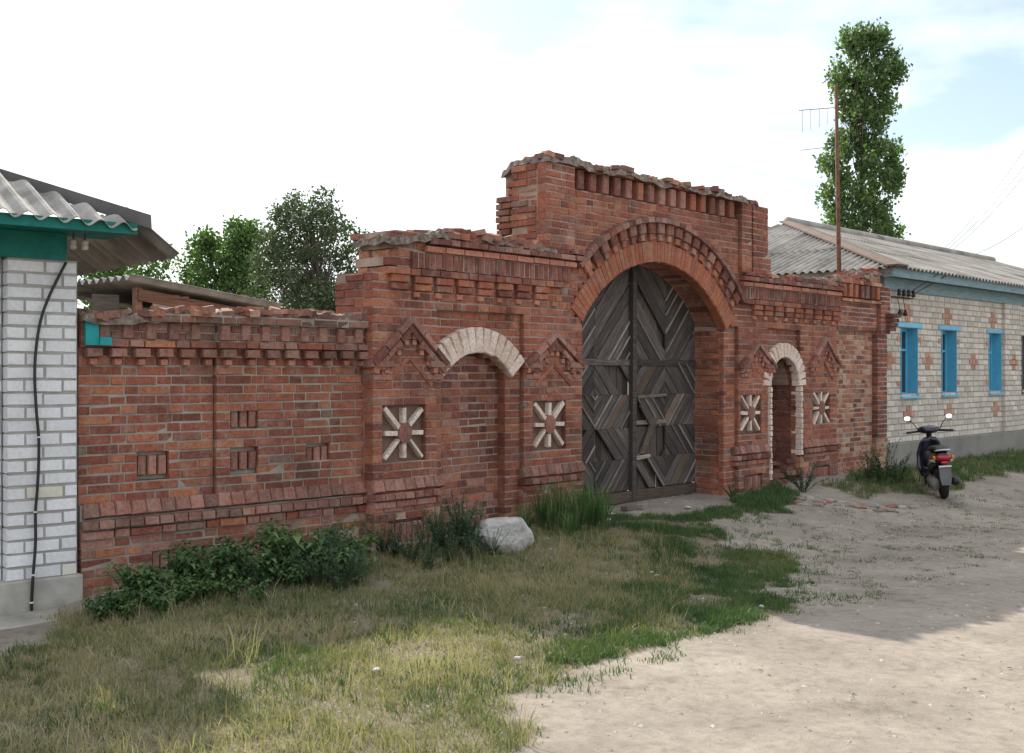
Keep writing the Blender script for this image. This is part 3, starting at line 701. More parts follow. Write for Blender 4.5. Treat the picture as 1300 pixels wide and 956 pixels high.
pts = [(84, 333), (74, 352), (62, 377), (52, 405), (46, 440), (44, 475), (46, 520), (49, 555), (49, 590), (47, 625), (45, 650), (45, 690), (42, 730), (40, 765), (40, 795)]
def apl(px, py, fr, d):
    x0, y0 = fr.x + fr.sn * d, fr.y - fr.c * d; u = (px - 650) / F; t = (u * y0 - x0) / (fr.c - u * fr.sn); Y = y0 + t * fr.sn
    return Vector((x0 + fr.c * t, Y, EYE + (HOR - py) * Y / F))
cp = [apl(a, b_, FA, .03 if b_ < 700 else .045) for a, b_ in pts]
def smooth_path(P, n=5):
    P = [P[0]] + P + [P[-1]]; o = []
    for i in range(1, len(P) - 2):
        for k in range(n):
            t = k / n; a, b_, c_, d_ = P[i - 1:i + 3]
            o.append(.5 * ((2 * b_) + (c_ - a) * t + (2 * a - 5 * b_ + 4 * c_ - d_) * t * t + (3 * b_ - a - 3 * c_ + d_) * t ** 3))
    return o + [P[-2]]
ce = empty('power_cable', cp[-1], 0, 'black cable hanging down the white brick corner pillar', 'cable')
mb = MB().tube([p - cp[-1] for p in smooth_path(cp)], .011, 7); mb.obj('sheath', M['black'], ce, smooth=True)
for i in (7, 10, 12, 13):
    MB().tube([cp[i] - cp[-1] + Vector((-.0, 0, -.005)), cp[i] - cp[-1] + Vector((0, 0, .006))], .014, 8).obj('clip', M['whiteplastic'], ce)

# ------------------------------------------------------------------ right house
D = Wall('grey_brick_house', FD, 'pale brick house with bright blue windows, orange brick crosses and grey slate roof', 'house', 'mortar_grey', limit=0)
WN = [(.60, 1.24), (2.24, 2.88), (4.42, 5.04)]
WZ = (1.19, 2.34)
CR = [(.86, 2.555), (2.49, 2.555), (4.63, 2.545), (.19, 1.81), (1.67, 1.81), (3.68, 1.81), (5.55, 1.81), (.92, .89), (2.58, .89), (4.76, .89)]
nrow = round((2.93 - .44) / .098); hD = (2.93 - .44) / nrow
crossrows = {}
for ci, (cx_, cz_) in enumerate(CR):
    k0 = round((cz_ - .44) / hD - .5)
    for dk, hw in ((-1, .10), (0, .215), (1, .10)): crossrows.setdefault(k0 + dk, []).append((cx_ - hw, cx_ + hw, ci))
def dspans(z, a, bb):
    k = int((z - .44) / hD); h = [(p, q_) for p, q_, _ in crossrows.get(k, [])]
    if WZ[0] < z < WZ[1]: h += WN
    return sub([(a, bb)], h)
cross_mb = [MB() for _ in CR]
for i in range(nrow):
    z = .44 + (i + .5) * hD
    for a, bb in dspans(z, 0, 5.10): D.row(a, bb, .44 + i * hD, hD, 0, 'silicate_old', .12, .014, (.262, .262) if i % 2 else (.13, .262, .262), core=.3, corein=.008)
    for a, bb in dspans(z, 5.10, 5.95): D.row(a, bb, .44 + i * hD, hD, .06, 'silicate_old', .16, .014, (.262, .262) if i % 2 else (.13, .262, .262), core=.3, corein=.008)
    for a, bb in [(5.95, 6.15), (6.75, 16)] if WZ[0] < z < WZ[1] else [(5.95, 16)]: D.row(a, bb, .44 + i * hD, hD, 0, 'silicate_old', .12, .014, (.262, .262) if i % 2 else (.13, .262, .262), core=.3, corein=.008)
    for p, q_, ci in crossrows.get(i, []):
        dd = .062 if CR[ci][0] > 5.1 else .004; n_ = max(1, round((q_ - p) / .13))
        for k in range(n_):
            V, Fs = UB[random.randrange(9)]; sx = (q_ - p) / n_
            X = Matrix.LocRotScale(Vector((p + (k + .5) * sx, -dd + .06, .44 + (i + .5) * hD)), None, Vector((sx - .012, .12, hD - .012)))
            cross_mb[ci].add([X @ Vector(v) for v in V], Fs, random.random())
        D.core.box(p, q_, .01, .3, .44 + i * hD, .44 + (i + 1) * hD)
D.finish()
for mb in cross_mb: mb.obj('cross_ornament', M['crossbrick'], D.root)
MB().box(-.05, 16, -.06, .3, -.6, .44).obj('plinth', M['concrete2'], D.root, bevel=.02)
MB().box(.02, 15.8, .32, 7.5, -.2, 3.1).obj('inner_wall', M['concrete2'], D.root)
for (a, bb) in WN + [(6.15, 6.75)]:
    blue = a < 6; mt = M['bluepaint'] if blue else M['greyplastic']
    we = MB(); fy = .17
    we.box(a, a + .05, fy, fy + .06, WZ[0], WZ[1]); we.box(bb - .05, bb, fy, fy + .06, WZ[0], WZ[1]); we.box(a + .05, bb - .05, fy, fy + .06, WZ[0], WZ[0] + .06); we.box(a + .05, bb - .05, fy, fy + .06, WZ[1] - .06, WZ[1])
    wo = we.obj('window', mt, D.root)
    sb = MB(); sb.box((a + bb) / 2 - .02, (a + bb) / 2 + .02, fy - .01, fy + .05, WZ[0] + .06, WZ[1] - .06); sb.box(a + .05, bb - .05, fy - .012, fy + .048, WZ[0] + .76, WZ[0] + .80); sb.obj('glazing_bar', mt, wo)
    MB().box(a + .04, bb - .04, fy + .02, fy + .028, WZ[0] + .04, WZ[1] - .04).obj('pane', M['glass'], wo)
    MB().box(a + .02, bb - .02, fy + .07, fy + .09, WZ[0] + .02, WZ[1] - .02).obj('curtain', M['whiteplastic'] if False else M['plaster'], wo)
    rv = MB(); rv.box(bb - .012, bb + .0, -.012, fy, WZ[0], WZ[1]); rv.box(a, a + .012, -.012, fy, WZ[0], WZ[1]); rv.obj('reveal_board', mt, wo)
    MB().box(a - .02, bb + .02, -.05, fy, WZ[0] - .03, WZ[0]).obj('sill', mt, wo)
    if blue:
        MB().box(a - .13, bb + .17, -.02, .1, WZ[1] + .002, WZ[1] + .065).obj('head_board', mt, wo)
        for cx_ in (a - .09, bb + .09):
            for cz_ in (WZ[0] + .22, WZ[1] - .20):
                MB().box(cx_ - .055, cx_ + .055, -.010, .05, cz_ - .042, cz_ + .042).obj('corner_brick', M['crossbrick'], D.root)
MB().box(-.06, 16, -.03, .3, 2.93, 3.13).obj('frieze_board', M['blueboard'], D.root)
MB().box(-.35, 16, -.33, -.29, 3.10, 3.24).obj('fascia_board', M['blueboard'], D.root)
MB().box(-.35, 16, -.29, .3, 3.14, 3.17).obj('soffit_board', M['blueboard'], D.root)
MB().box(-.35, -.31, -.285, 8.0, 3.10, 3.24).obj('fascia_board', M['slate_dark'], D.root)
HW = 4.5; rise = 1.53; e0 = Vector((-.42, -.42, 3.235)); pl_ = math.hypot(HW, rise); cs, sn_ = HW / pl_, rise / pl_
roof_face(D.root, e0, (1, 0, 0), (0, cs, sn_), lambda u: (0, min(pl_, u / cs)), 0, 16.2, 1.1, 1.65, 'slate_far', amp=.022, pitch=.15, seg=6)
roof_face(D.root, e0, (0, 1, 0), (cs, 0, sn_), lambda u: (0, min(u / cs, (2 * HW - u) / cs)), 0, 2 * HW, 1.1, 1.65, 'slate_far', amp=.022, pitch=.15, seg=6)
mb = MB(); bk = [e0 + Vector((0, 2 * HW, 0)), e0 + Vector((16.2, 2 * HW, 0)), e0 + Vector((16.2, HW, rise)), e0 + Vector((HW, HW, rise))]
mb.add(bk, [(0, 1, 2, 3)]); mb.obj('rear_slope', M['slate_far'], D.root)
mb = MB(); ha, hb = e0 + Vector((-.03, -.03, .05)), e0 + Vector((HW, HW, rise + .06))
for dx in (Vector((.34, 0, -.0)), Vector((0, .20, 0))):
    q4 = [ha, ha + dx, hb + dx, hb]
    mb.add(q4 + [v - Vector((0, 0, .03)) for v in q4], [(0, 1, 2, 3), (7, 6, 5, 4), (0, 4, 5, 1), (1, 5, 6, 2), (2, 6, 7, 3)])
mb.obj('hip_cap', M['hipbrown'], D.root)
mb = MB(); mb.tube([e0 + Vector((HW, HW, rise + .03)), e0 + Vector((16, HW, rise + .03))], .10, 8); mb.obj('ridge_cap', M['slate_far'], D.root, smooth=True)
# service bracket with insulators
br = empty('wire_bracket', FD.w(.30, 0, 2.72), FD.a, 'rusty wire bracket with dark insulators on pale brick wall below blue frieze', 'bracket')
MB().tube([(-.06, -.02, .10), (.62, -.02, .10)], .014).obj('bar', M['rust'], br)
for k in range(4):
    x = .02 + k * .18
    MB().tube([(x, -.02, .10), (x, -.10, .10), (x, -.10, .14)], .008).obj('hook', M['rust'], br)
    MB().lathe([(.012, 0), (.034, .005), (.034, .04), (.022, .05), (.030, .06), (.024, .10), (.008, .11)], 'z', 10, (x, -.10, .12)).obj('insulator', M['black'], br, smooth=True)
for k in range(2):
    MB().lathe([(.012, -.10), (.036, -.09), (.036, -.05), (.02, -.03), (.02, 0)], 'z', 10, (.14 + k * .2, -.06, -.10)).obj('insulator', M['black'], br, smooth=True)
    MB().tube([(.14 + k * .2, -.06, -.1), (.14 + k * .2, -.02, .10)], .007).obj('hook', M['rust'], br)
for k in range(2):
    p0 = br.location + Vector((.1 + k * .1, 0.0, .15)); p0 = FD.w(.5 + k * .2, -.12, 2.85); p1 = FD.w(1.2 + k * .35, -.36, 3.22)
    MB().tube([p0 - br.location, p1 - br.location], .008).obj('strut', M['rust'], br).rotation_euler = (0, 0, -FD.a)

# ------------------------------------------------------------------ wooden gate leaves
def clip(poly, A, Bv):                        # keep the left side of the line A->Bv
    o = []
    for i in range(len(poly)):
        p, q_ = poly[i], poly[(i + 1) % len(poly)]
        sp = (Bv[0] - A[0]) * (p[1] - A[1]) - (Bv[1] - A[1]) * (p[0] - A[0]); sq = (Bv[0] - A[0]) * (q_[1] - A[1]) - (Bv[1] - A[1]) * (q_[0] - A[0])
        if sp >= 0: o.append(p)
        if (sp >= 0) != (sq >= 0): t = sp / (sp - sq); o.append((p[0] + (q_[0] - p[0]) * t, p[1] + (q_[1] - p[1]) * t))
    return o
def clip_poly(poly, conv):
    for i in range(len(conv)):
        if len(poly) < 3: return []
        poly = clip(poly, conv[i], conv[(i + 1) % len(conv)])
    return poly
def area(p): return abs(sum(p[i][0] * p[(i + 1) % len(p)][1] - p[(i + 1) % len(p)][0] * p[i][1] for i in range(len(p)))) / 2
def plank_obj(poly, y0, y1, mat, parent, name='plank', ang=0):
    cx_ = sum(p[0] for p in poly) / len(poly); cz_ = sum(p[1] for p in poly) / len(poly); ca, sa = math.cos(ang), math.sin(ang)
    loc = [((p[0] - cx_) * ca + (p[1] - cz_) * sa, -(p[0] - cx_) * sa + (p[1] - cz_) * ca) for p in poly]
    mb = MB().prism(loc, y0, y1); o = mb.obj(name, M[mat], parent, bevel=.004); o.location = (cx_, 0, cz_); o.rotation_euler = (uni(-.012, .012), -ang, uni(-.015, .015)); return o
def panel(parent, poly, sgn, mat='gatewood', wd=.125, skip=(), y=0.0, ang=None):
    an_ = (R(47) if ang is None else ang) * sgn; d = (math.cos(an_), math.sin(an_)); nn = (-d[1], d[0])
    pr = [p[0] * nn[0] + p[1] * nn[1] for p in poly]; lo, hi = min(pr), max(pr); k = 0; v = lo - uni(0, .06)
    while v < hi:
        w_ = wd * uni(.8, 1.15)
        st = [(d[0] * t + nn[0] * (v + e), d[1] * t + nn[1] * (v + e)) for t, e in ((-9, .004), (9, .004), (9, w_ - .004), (-9, w_ - .004))]
        pg = clip_poly(st, poly)
        if len(pg) >= 3 and area(pg) > .0009:
            if k not in skip and random.random() > .015:
                dy = uni(-.006, .006); plank_obj(pg, y + dy, y + .026 + dy, mat if random.random() > .05 else 'gatewood_brown', parent, ang=an_)
                if random.random() < .35:       # raised bead along the plank edge
                    st2 = [(d[0] * t + nn[0] * (v + e), d[1] * t + nn[1] * (v + e)) for t, e in ((-9, -.010), (9, -.010), (9, .012), (-9, .012))]
                    pg2 = clip_poly(st2, poly)
                    if len(pg2) >= 3 and area(pg2) > .0006: plank_obj(pg2, y - .018, y + .004, 'bead', parent, 'bead', an_)
            k += 1
        v += w_
DZ = [.16, .54, .92, 1.32, 1.72]              # row boundaries of the panels
def archpoly(a, bb, z0, r=1.835, n=14):
    pts_ = [(a, z0), (bb, z0)]
    for i in range(n + 1):
        x = bb + (a - bb) * i / n; pts_.append((x, AZ + math.sqrt(r * r - (x - AC) ** 2)))
    return pts_
def leaf(name, a, bb, label, pats, skips, rotz, topsgn):
    r = empty(name, FC.w(0, 0, 0), FC.a, label, 'gate'); mid = (a + bb) / 2
    # local frame: the leaf's own plane sits .46 m behind the arch front
    h = empty_holder = r
    h.location = FC.w(0, .46, 0)
    for row in range(4):
        for col in range(2):
            x0, x1 = (a, mid) if col == 0 else (mid, bb)
            poly = [(x0, DZ[row]), (x1, DZ[row]), (x1, DZ[row + 1]), (x0, DZ[row + 1])]
            panel(h, poly, pats[row][col], skip=skips.get((row, col), ()))
    panel(h, archpoly(a, mid, 1.74), topsgn[0], wd=.15, skip=skips.get((4, 0), ())); panel(h, archpoly(mid, bb, 1.74), topsgn[1], wd=.15, skip=skips.get((4, 1), ()))
    # framing
    def bar(poly, y0, y1, mat='gatewood', nm='rail'): plank_obj(poly, y0, y1, mat, h, nm)
    bar([(a, .02), (bb, .02), (bb, .15), (a, .15)], -.035, .05, 'gatewood_brown')
    bar([(a, 1.675), (bb, 1.675), (bb, 1.75), (a, 1.75)], -.02, .03)
    ztop = lambda x: AZ + math.sqrt(1.835 ** 2 - (x - AC) ** 2) - .02
    x = a
    k = 0
    while x < bb - .02:                        # vertical boards at the back
        w_ = uni(.11, .16); x1 = min(bb, x + w_)
        if random.random() > .015: plank_obj([(x, .06), (x1 - .012, .06), (x1 - .012, ztop(x1)), (x, ztop(x))], .045, .07, 'backwood', h, 'backing_board')
        x = x1
    return r
L1 = leaf('gate_leaf', 3.05, 4.50, 'weathered grey wooden gate leaf with diamond planking, hung on the left jamb', [(-1, 1), (1, -1), (-1, 1), (1, -1)], {(0, 0): (1, 2), (1, 1): (1, 2), (1, 0): (3,)}, 0, (1, 1))
mb = plank_obj([(4.455, .03), (4.535, .03), (4.535, 2.83), (4.455, 2.83)], -.06, .0, 'gatewood', L1, 'meeting_stile')
L2 = leaf('gate_leaf', 4.545, 5.90, 'weathered grey wooden gate leaf with broken lower panels beside the deep brick jamb', [(-1, 1), (1, -1), (-1, 1), (1, -1)], {(0, 0): (0, 1), (1, 0): (1, 2, 3), (2, 0): (1, 2), (4, 0): (4,)}, 0, (-1, 1))
plank_obj([(4.56, .95), (5.2, .95), (5.2, 1.0), (4.56, 1.0)], -.03, .0, 'shedwood', L2, 'broken_rail')
plank_obj([(4.60, 1.27), (5.22, 1.29), (5.22, 1.33), (4.60, 1.31)], -.03, .0, 'shedwood', L2, 'broken_rail')
plank_obj([(4.56, .52), (4.85, .54), (4.85, .58), (4.56, .57)], -.04, .0, 'shedwood', L2, 'broken_rail')
plank_obj([(4.62, .60), (4.72, .60), (5.0, 1.02), (4.9, 1.05)], -.05, -.02, 'gatewood_brown', L2, 'loose_plank')
plank_obj([(4.62, 1.18), (4.70, 1.22), (4.98, .93), (4.86, .90)], -.05, -.02, 'backwood', L2, 'loose_plank')

# ------------------------------------------------------------------ shed behind the wall
sh = empty('wooden_shed', (-3.73, 11.0, 0), R(47.5), 'low plank shed with corrugated slate roof showing above the courtyard wall', 'shed')
roof_face(sh, (1.75, -.08, 2.30), (0, 1, 0), (-math.cos(R(7)), 0, math.sin(R(7))), lambda u: (0, 1.80), 0, 2.2, 1.1, 1.9, 'slate', amp=.028, pitch=.15, seg=8)
zr = lambda x: 2.47 - .123 * x
for (a, bb, z0, mt) in ((.10, 1.72, .04, 'shedbrown'), (.25, 1.72, .16, 'shedwood'), (.62, 1.72, .29, 'shedwood'), (.05, 1.72, .42, 'shedwood'), (.05, 1.72, .55, 'shedbrown'), (.05, 1.72, .68, 'shedwood')):
    mb = MB(); zt0, zt1 = zr(a) - z0, zr(bb) - z0
    mb.prism([(a, zt0 - .115), (bb, zt1 - .115), (bb, zt1), (a, zt0)], .0 + uni(0, .012), .03); mb.obj('plank', M[mt], sh)
for x in (.08, .50, .60, 1.68):
    MB().box(x, x + .07, .035, .10, .0, zr(x) - .03).obj('post', M['shedbrown'], sh)
MB().box(-.25, .02, .25, .28, 0, 2.36).obj('plank', M['shedwood'], sh)
MB().box(.12, 1.6, .16, 1.9, .0, 2.2).obj('inner_wall', M['interior_shade'], sh)  # box behind the planks, its colour standing in for interior shade
mb = MB(); mb.prism([(-.75, 2.02), (-.15, 2.02), (-.62, 2.28)], .9, .93); mb.obj('gable_board', M['shedbrown'], sh)

# ------------------------------------------------------------------ aerial mast, overhead wires
p = at(1063, 400, 17.6); Y = p.y
am = empty('antenna_mast', (p.x, p.y, 0), 0, 'tall thin rusty aerial mast rising behind broken wall', 'antenna')
ztop = EYE + (HOR - 108) * Y / F
MB().tube([(0, 0, -.1), (.03, 0, 3.0), (-.02, 0, ztop)], [.042, .038, .026], 8).obj('pole', M['rust'], am, smooth=True)
MB().tube([(-.55, .2, ztop - .35), (.1, -.04, ztop - .35)], .006).obj('boom', M['rust'], am)
for k in range(5): MB().tube([(-.5 + k * .12, .18 - k * .05, ztop - .35), (-.5 + k * .12, .18 - k * .05, ztop - .35 - .35 + .03 * k)], .004).obj('element', M['metal'], am)
MB().tube([(-.55, .1, ztop - 1.0), (.05, -.02, ztop - .95)], .005).obj('boom', M['metal'], am)
for k, (a, bb) in enumerate((((1330, 150), (1195, 320)), ((1335, 168), (1199, 320)), ((1340, 176), (1203, 322)), ((1340, 258), (1225, 326)))):
    A_ = at(*a, 22); B_ = at(*bb, 42)
    P_ = [A_.lerp(B_, t / 12) - Vector((0, 0, .18 * math.sin(math.pi * t / 12))) for t in range(13)]
    P_ = [A_ + (A_ - B_) * .6] + P_ + [B_ + (B_ - A_) * .3]
    o = MB().tube([p_ - A_ for p_ in P_], .009, 5).obj('overhead_wire', M['wire']); o.location = A_
    prm(o, 'thin overhead wire crossing the sky above the slate roof' if k < 3 else 'lowest overhead wire, running apart from the others above slate roof', 'wire', 'overhead wires')

# ------------------------------------------------------------------ trees
def leaf_verts(c, d, n_, ln, wd):
    s_ = d.cross(n_).normalized(); 
    return [c - d * ln * .5, c + s_ * wd * .5 + n_ * wd * .12, c + d * ln * .5, c - s_ * wd * .5 + n_ * wd * .12]
def rvec():
    while True:
        v = Vector((uni(-1, 1), uni(-1, 1), uni(-1, 1)))
        if .05 < v.length < 1: return v.normalized()
def tree(name, label, Y, outline, nclump, leaves, lsize, cr, mat, base_px, trunk_r, upright=.0, gap=.0, dscale=.9, elong=1.0, seed=1, basez=0.0, lobes=0.0, twig=1.0):
    random.seed(seed)
    ysp = [o[0] for o in outline]; bx = (base_px - 650) / F * Y; root = empty(name, (bx, Y, basez), 0, label, 'tree')
    O_ = Vector((bx, Y, basez)); px_m = F / Y; mb = MB(); br_ = MB(); cl = []
    wts = [outline[i][2] - outline[i][1] for i in range(len(outline))]; tries = 0
    while len(cl) < nclump and tries < 20000:
        tries += 1; py = uni(ysp[0], ysp[-1]); i = max(k for k in range(len(ysp)) if ysp[k] <= py); i = min(i, len(ysp) - 2)
        t = (py - ysp[i]) / (ysp[i + 1] - ysp[i]); l = outline[i][1] * (1 - t) + outline[i + 1][1] * t; r = outline[i][2] * (1 - t) + outline[i + 1][2] * t
        if lobes: l += (r - l) * lobes * noise.noise((py * .07, 1, seed)); r += (r - l) * lobes * noise.noise((py * .07, 9, seed))
        if random.random() > (r - l) / max(wts): continue
        m_ = min(cr * px_m * .45, (r - l) * .2); px = uni(l + m_, r - m_); hw = (r - l) / 2 / px_m
        cxm = (l + r) / 2; off = (px - cxm) / max(1, (r - l) / 2); dep = uni(-1, 1) * hw * dscale * math.sqrt(max(.05, 1 - off * off))
        if noise.noise((px * .055, py * .055, seed)) < -gap and gap: continue
        cl.append(at(px, py, Y + dep) + Vector((0, 0, 0)))
    top = max(c_.z for c_ in cl); cen = sum((c_ for c_ in cl), Vector()) / len(cl)
    tp = [Vector((0, 0, 0))]; n = 8
    for k in range(1, n + 1):
        z = (top - basez) * .93 * k / n; near = [c_ for c_ in cl if abs(c_.z - basez - z) < (top - basez) * .15] or [cen]
        mxn = sum(c_.x for c_ in near) / len(near) - O_.x; w_ = min(1, k / 4)
        tp.append(Vector((mxn * w_ * .8, uni(-.1, .1), z)))
    tr_ = MB().tube(smooth_path(tp, 3), [trunk_r * (1 - .88 * i / (n * 3)) for i in range(n * 3 + 1)], 8); tr_.obj('trunk', M['bark'], root, smooth=True)
    for ci, c_ in enumerate(cl):
        lc = c_ - O_; zb = max((top - basez) * .08, lc.z - (abs(lc.x) + abs(lc.y)) * (1.3 + upright) - uni(.1, .5)); k = min(n - 1, max(0, int(zb / ((top - basez) * .93) * n)))
        f_ = zb / ((top - basez) * .93) * n - k; s0 = tp[k].lerp(tp[k + 1], min(1, max(0, f_)))
        mid = s0.lerp(lc, .5) + Vector((0, 0, (.12 - .18 * upright) * (lc - s0).length)) + rvec() * .08
        if random.random() < twig: br_.tube([s0, mid, lc], [trunk_r * .16, trunk_r * .09, trunk_r * .03], 5)
        for _ in range(3):
            e_ = lc + Vector((rvec().x, rvec().y, abs(rvec().z) * elong)) * cr * .8; br_.tube([lc, e_], [trunk_r * .06, .004], 4)
        nl = int(leaves / nclump * uni(.55, 1.45)); tone = uni(-.25, .25)
        for _ in range(nl):
            v = rvec() * cr * (random.random() ** .45) * (1.0 if random.random() < .8 else 1.5); v.z *= elong
            c2 = lc + v; d_ = (rvec() + Vector((0, 0, -.2 + upright)) + v.normalized() * .5).normalized(); n_ = rvec()
            if abs(d_.dot(n_)) > .95: continue
            s_ = lsize * uni(.65, 1.25)
            mb.add(leaf_verts(c2, d_, n_, s_, s_ * .62), [(0, 1, 2, 3)], min(.99, max(.01, .45 + tone + uni(-.35, .4))))
    br_.obj('branches', M['bark'], root); o = mb.obj('crown', mat, root); random.seed(seed + 100); return root
tree('poplar_tree', 'tall narrow poplar rising behind the slate roof', 46, [(25, 1098, 1122), (45, 1072, 1138), (70, 1056, 1142), (100, 1047, 1144), (130, 1055, 1140), (155, 1062, 1126), (175, 1050, 1124), (185, 1042, 1140), (215, 1040, 1146), (240, 1038, 1138), (270, 1038, 1140), (300, 1036, 1146), (330, 1045, 1140)], 360, 20000, .19, .30, M['poplar'], 1096, .17, .7, .20, .85, 1.5, 3, lobes=.35, twig=.35)
tree('dark_fruit_tree', 'dark dense tree growing behind the stepped end of the gateway', 25, [(238, 388, 404), (252, 362, 424), (275, 338, 438), (300, 326, 478), (320, 316, 512), (350, 308, 520), (420, 305, 520)], 300, 24000, .085, .25, M['darkleaf'], 405, .10, .1, .28, .9, 1.0, 4)
tree('ash_tree', 'bright green wispy tree behind the plank shed', 33, [(284, 300, 326), (298, 250, 336), (318, 234, 340), (350, 226, 346), (420, 230, 348)], 170, 12000, .13, .30, M['ashleaf'], 290, .11, .2, .28, .9, 1.0, 6)
tree('leafy_tree', 'spreading green tree seen under the teal eaves overhang', 38, [(325, 100, 216), (345, 95, 222), (375, 95, 222), (420, 100, 215)], 50, 7500, .15, .5, M['ashleaf'], 150, .14, .1, 0, .9, 1.0, 8)
random.seed(21)

# ------------------------------------------------------------------ scooter
SP = gpx(1199, 634); sc = empty('motor_scooter', SP, R(101), 'dark blue motor scooter parked on dirt before the pale brick house', 'scooter')
def ell(cx_, cz_, ry, rz, x, k=14, p=2.4):
    o_ = []
    for j in range(k):
        a = 2 * math.pi * j / k; ca, sa = math.cos(a), math.sin(a)
        o_.append((x, cx_ + ry * math.copysign(abs(ca) ** (2 / p), ca), cz_ + rz * math.copysign(abs(sa) ** (2 / p), sa)))
    return o_
def tilt(rings): return [[(p[0] + (p[2] - 1.135) * .32, p[1], p[2]) for p in r] for r in rings]
def wheel(x, nm):
    t = MB(); r = .205; prof = []
    for j in range(13):
        a = math.pi * (-.62 + 1.24 * j / 12); prof.append((r - .045 + .045 * math.cos(a), .048 * math.sin(a)))
    wo = t.lathe(prof, 'y', 28, (x, 0, r)).obj(nm, M['rubber'], sc, smooth=True)
    MB().lathe([(.03, -.05), (.05, -.045), (.055, -.02), (.13, -.03), (.138, -.045), (.138, .045), (.13, .03), (.055, .02), (.05, .045), (.03, .05)], 'y', 24, (x, 0, r)).obj('rim', M['metal'], wo, smooth=True)
wheel(.0, 'rear_wheel'); wheel(1.17, 'front_wheel')
MB().loft([ell(0, .62, .05, .035, -.22), ell(0, .60, .11, .075, -.16), ell(0, .58, .135, .11, -.02), ell(0, .55, .14, .14, .2), ell(0, .50, .13, .16, .38), ell(0, .42, .11, .12, .48)]).obj('rear_body', M['scooterbody'], sc, smooth=True)
MB().loft([ell(0, .56, .142, .03, -.12), ell(0, .54, .147, .035, .1), ell(0, .47, .145, .03, .34)]).obj('side_trim', M['silver'], sc, smooth=True)
MB().loft([ell(0, .70, .07, .02, -.17), ell(0, .725, .12, .04, -.05), ell(0, .715, .135, .05, .15), ell(0, .70, .12, .05, .35), ell(0, .67, .08, .035, .46)]).obj('seat', M['black'], sc, smooth=True)
MB().tube([(-.16, -.10, .70), (-.24, -.085, .715), (-.26, 0, .72), (-.24, .085, .715), (-.16, .10, .70)], .011, 7).obj('grab_rail', M['silver'], sc, smooth=True)
MB().loft([ell(0, .605, .095, .035, -.235, p=4), ell(0, .605, .105, .04, -.19, p=4)]).obj('tail_light', M['redlens'], sc, smooth=True)
for y in (-.125, .125): MB().loft([ell(y, .605, .018, .03, -.215), ell(y, .605, .022, .034, -.17)]).obj('indicator', M['amber'], sc, smooth=True)
MB().loft([ell(0, .535, .045, .022, -.245, p=4), ell(0, .535, .045, .024, -.16, p=4)]).obj('reflector', M['redlens'], sc, smooth=True)
MB().box(-.275, -.262, -.085, .085, .478, .496).obj('plate_strip', M['whiteplastic'], sc)
mb = MB(); mb.loft([[(-.20, -.08, .50), (-.20, .08, .50), (-.255, .08, .50), (-.255, -.08, .50)], [(-.245, -.08, .33), (-.245, .08, .33), (-.262, .08, .33), (-.262, -.08, .33)], [(-.262, -.06, .22), (-.262, .06, .22), (-.272, .06, .22), (-.272, -.06, .22)]]); mb.obj('mud_flap', M['greyplastic'], sc)
MB().loft([ell(0, .36, .085, .10, -.14), ell(0, .36, .09, .09, .12)]).obj('rear_mudguard', M['black'], sc, smooth=True)
MB().loft([ell(.10, .22, .05, .08, -.08), ell(.11, .22, .065, .085, .05), ell(.10, .24, .07, .08, .35)]).obj('engine', M['metal'], sc, smooth=True)
MB().loft([ell(-.135, .27, .03, .03, -.28), ell(-.135, .265, .055, .058, -.24), ell(-.135, .25, .055, .058, .12), ell(-.12, .2, .025, .03, .2)]).obj('muffler', M['black'], sc, smooth=True)
MB().loft([ell(0, .30, .15, .04, .40, p=4), ell(0, .27, .16, .035, .62, p=4), ell(0, .30, .15, .04, .86, p=4)]).obj('footboard', M['black'], sc, smooth=True)
rings = []
for (x, z, wy, ty) in ((.84, .26, .17, .03), (.92, .42, .205, .03), (.93, .60, .20, .03), (.90, .76, .15, .035), (.87, .84, .085, .04)):
    rings.append([(x + ty * math.sin(a) + .05 * abs(math.cos(a)) * -1, wy * math.cos(a), z) for a in [2 * math.pi * j / 16 for j in range(16)]])
MB().loft(rings).obj('front_shield', M['scooterbody'], sc, smooth=True)
MB().loft([ell(0, .52, .12, .12, .80), ell(0, .52, .13, .16, .9)]).obj('glove_box', M['black'], sc, smooth=True)
MB().tube([(.90, 0, .80), (.84, 0, .93)], .04, 10).obj('steering_column', M['black'], sc)
MB().loft([ell(0, .945, .06, .03, .72), ell(0, .955, .15, .055, .79), ell(0, .95, .16, .06, .88), ell(0, .94, .10, .05, .97), ell(0, .93, .05, .03, 1.0)]).obj('handlebar_cowl', M['scooterbody'], sc, smooth=True)
MB().loft([ell(0, .982, .085, .012, .735), ell(0, .998, .09, .018, .80)]).obj('speedometer', M['greyplastic'], sc, smooth=True)
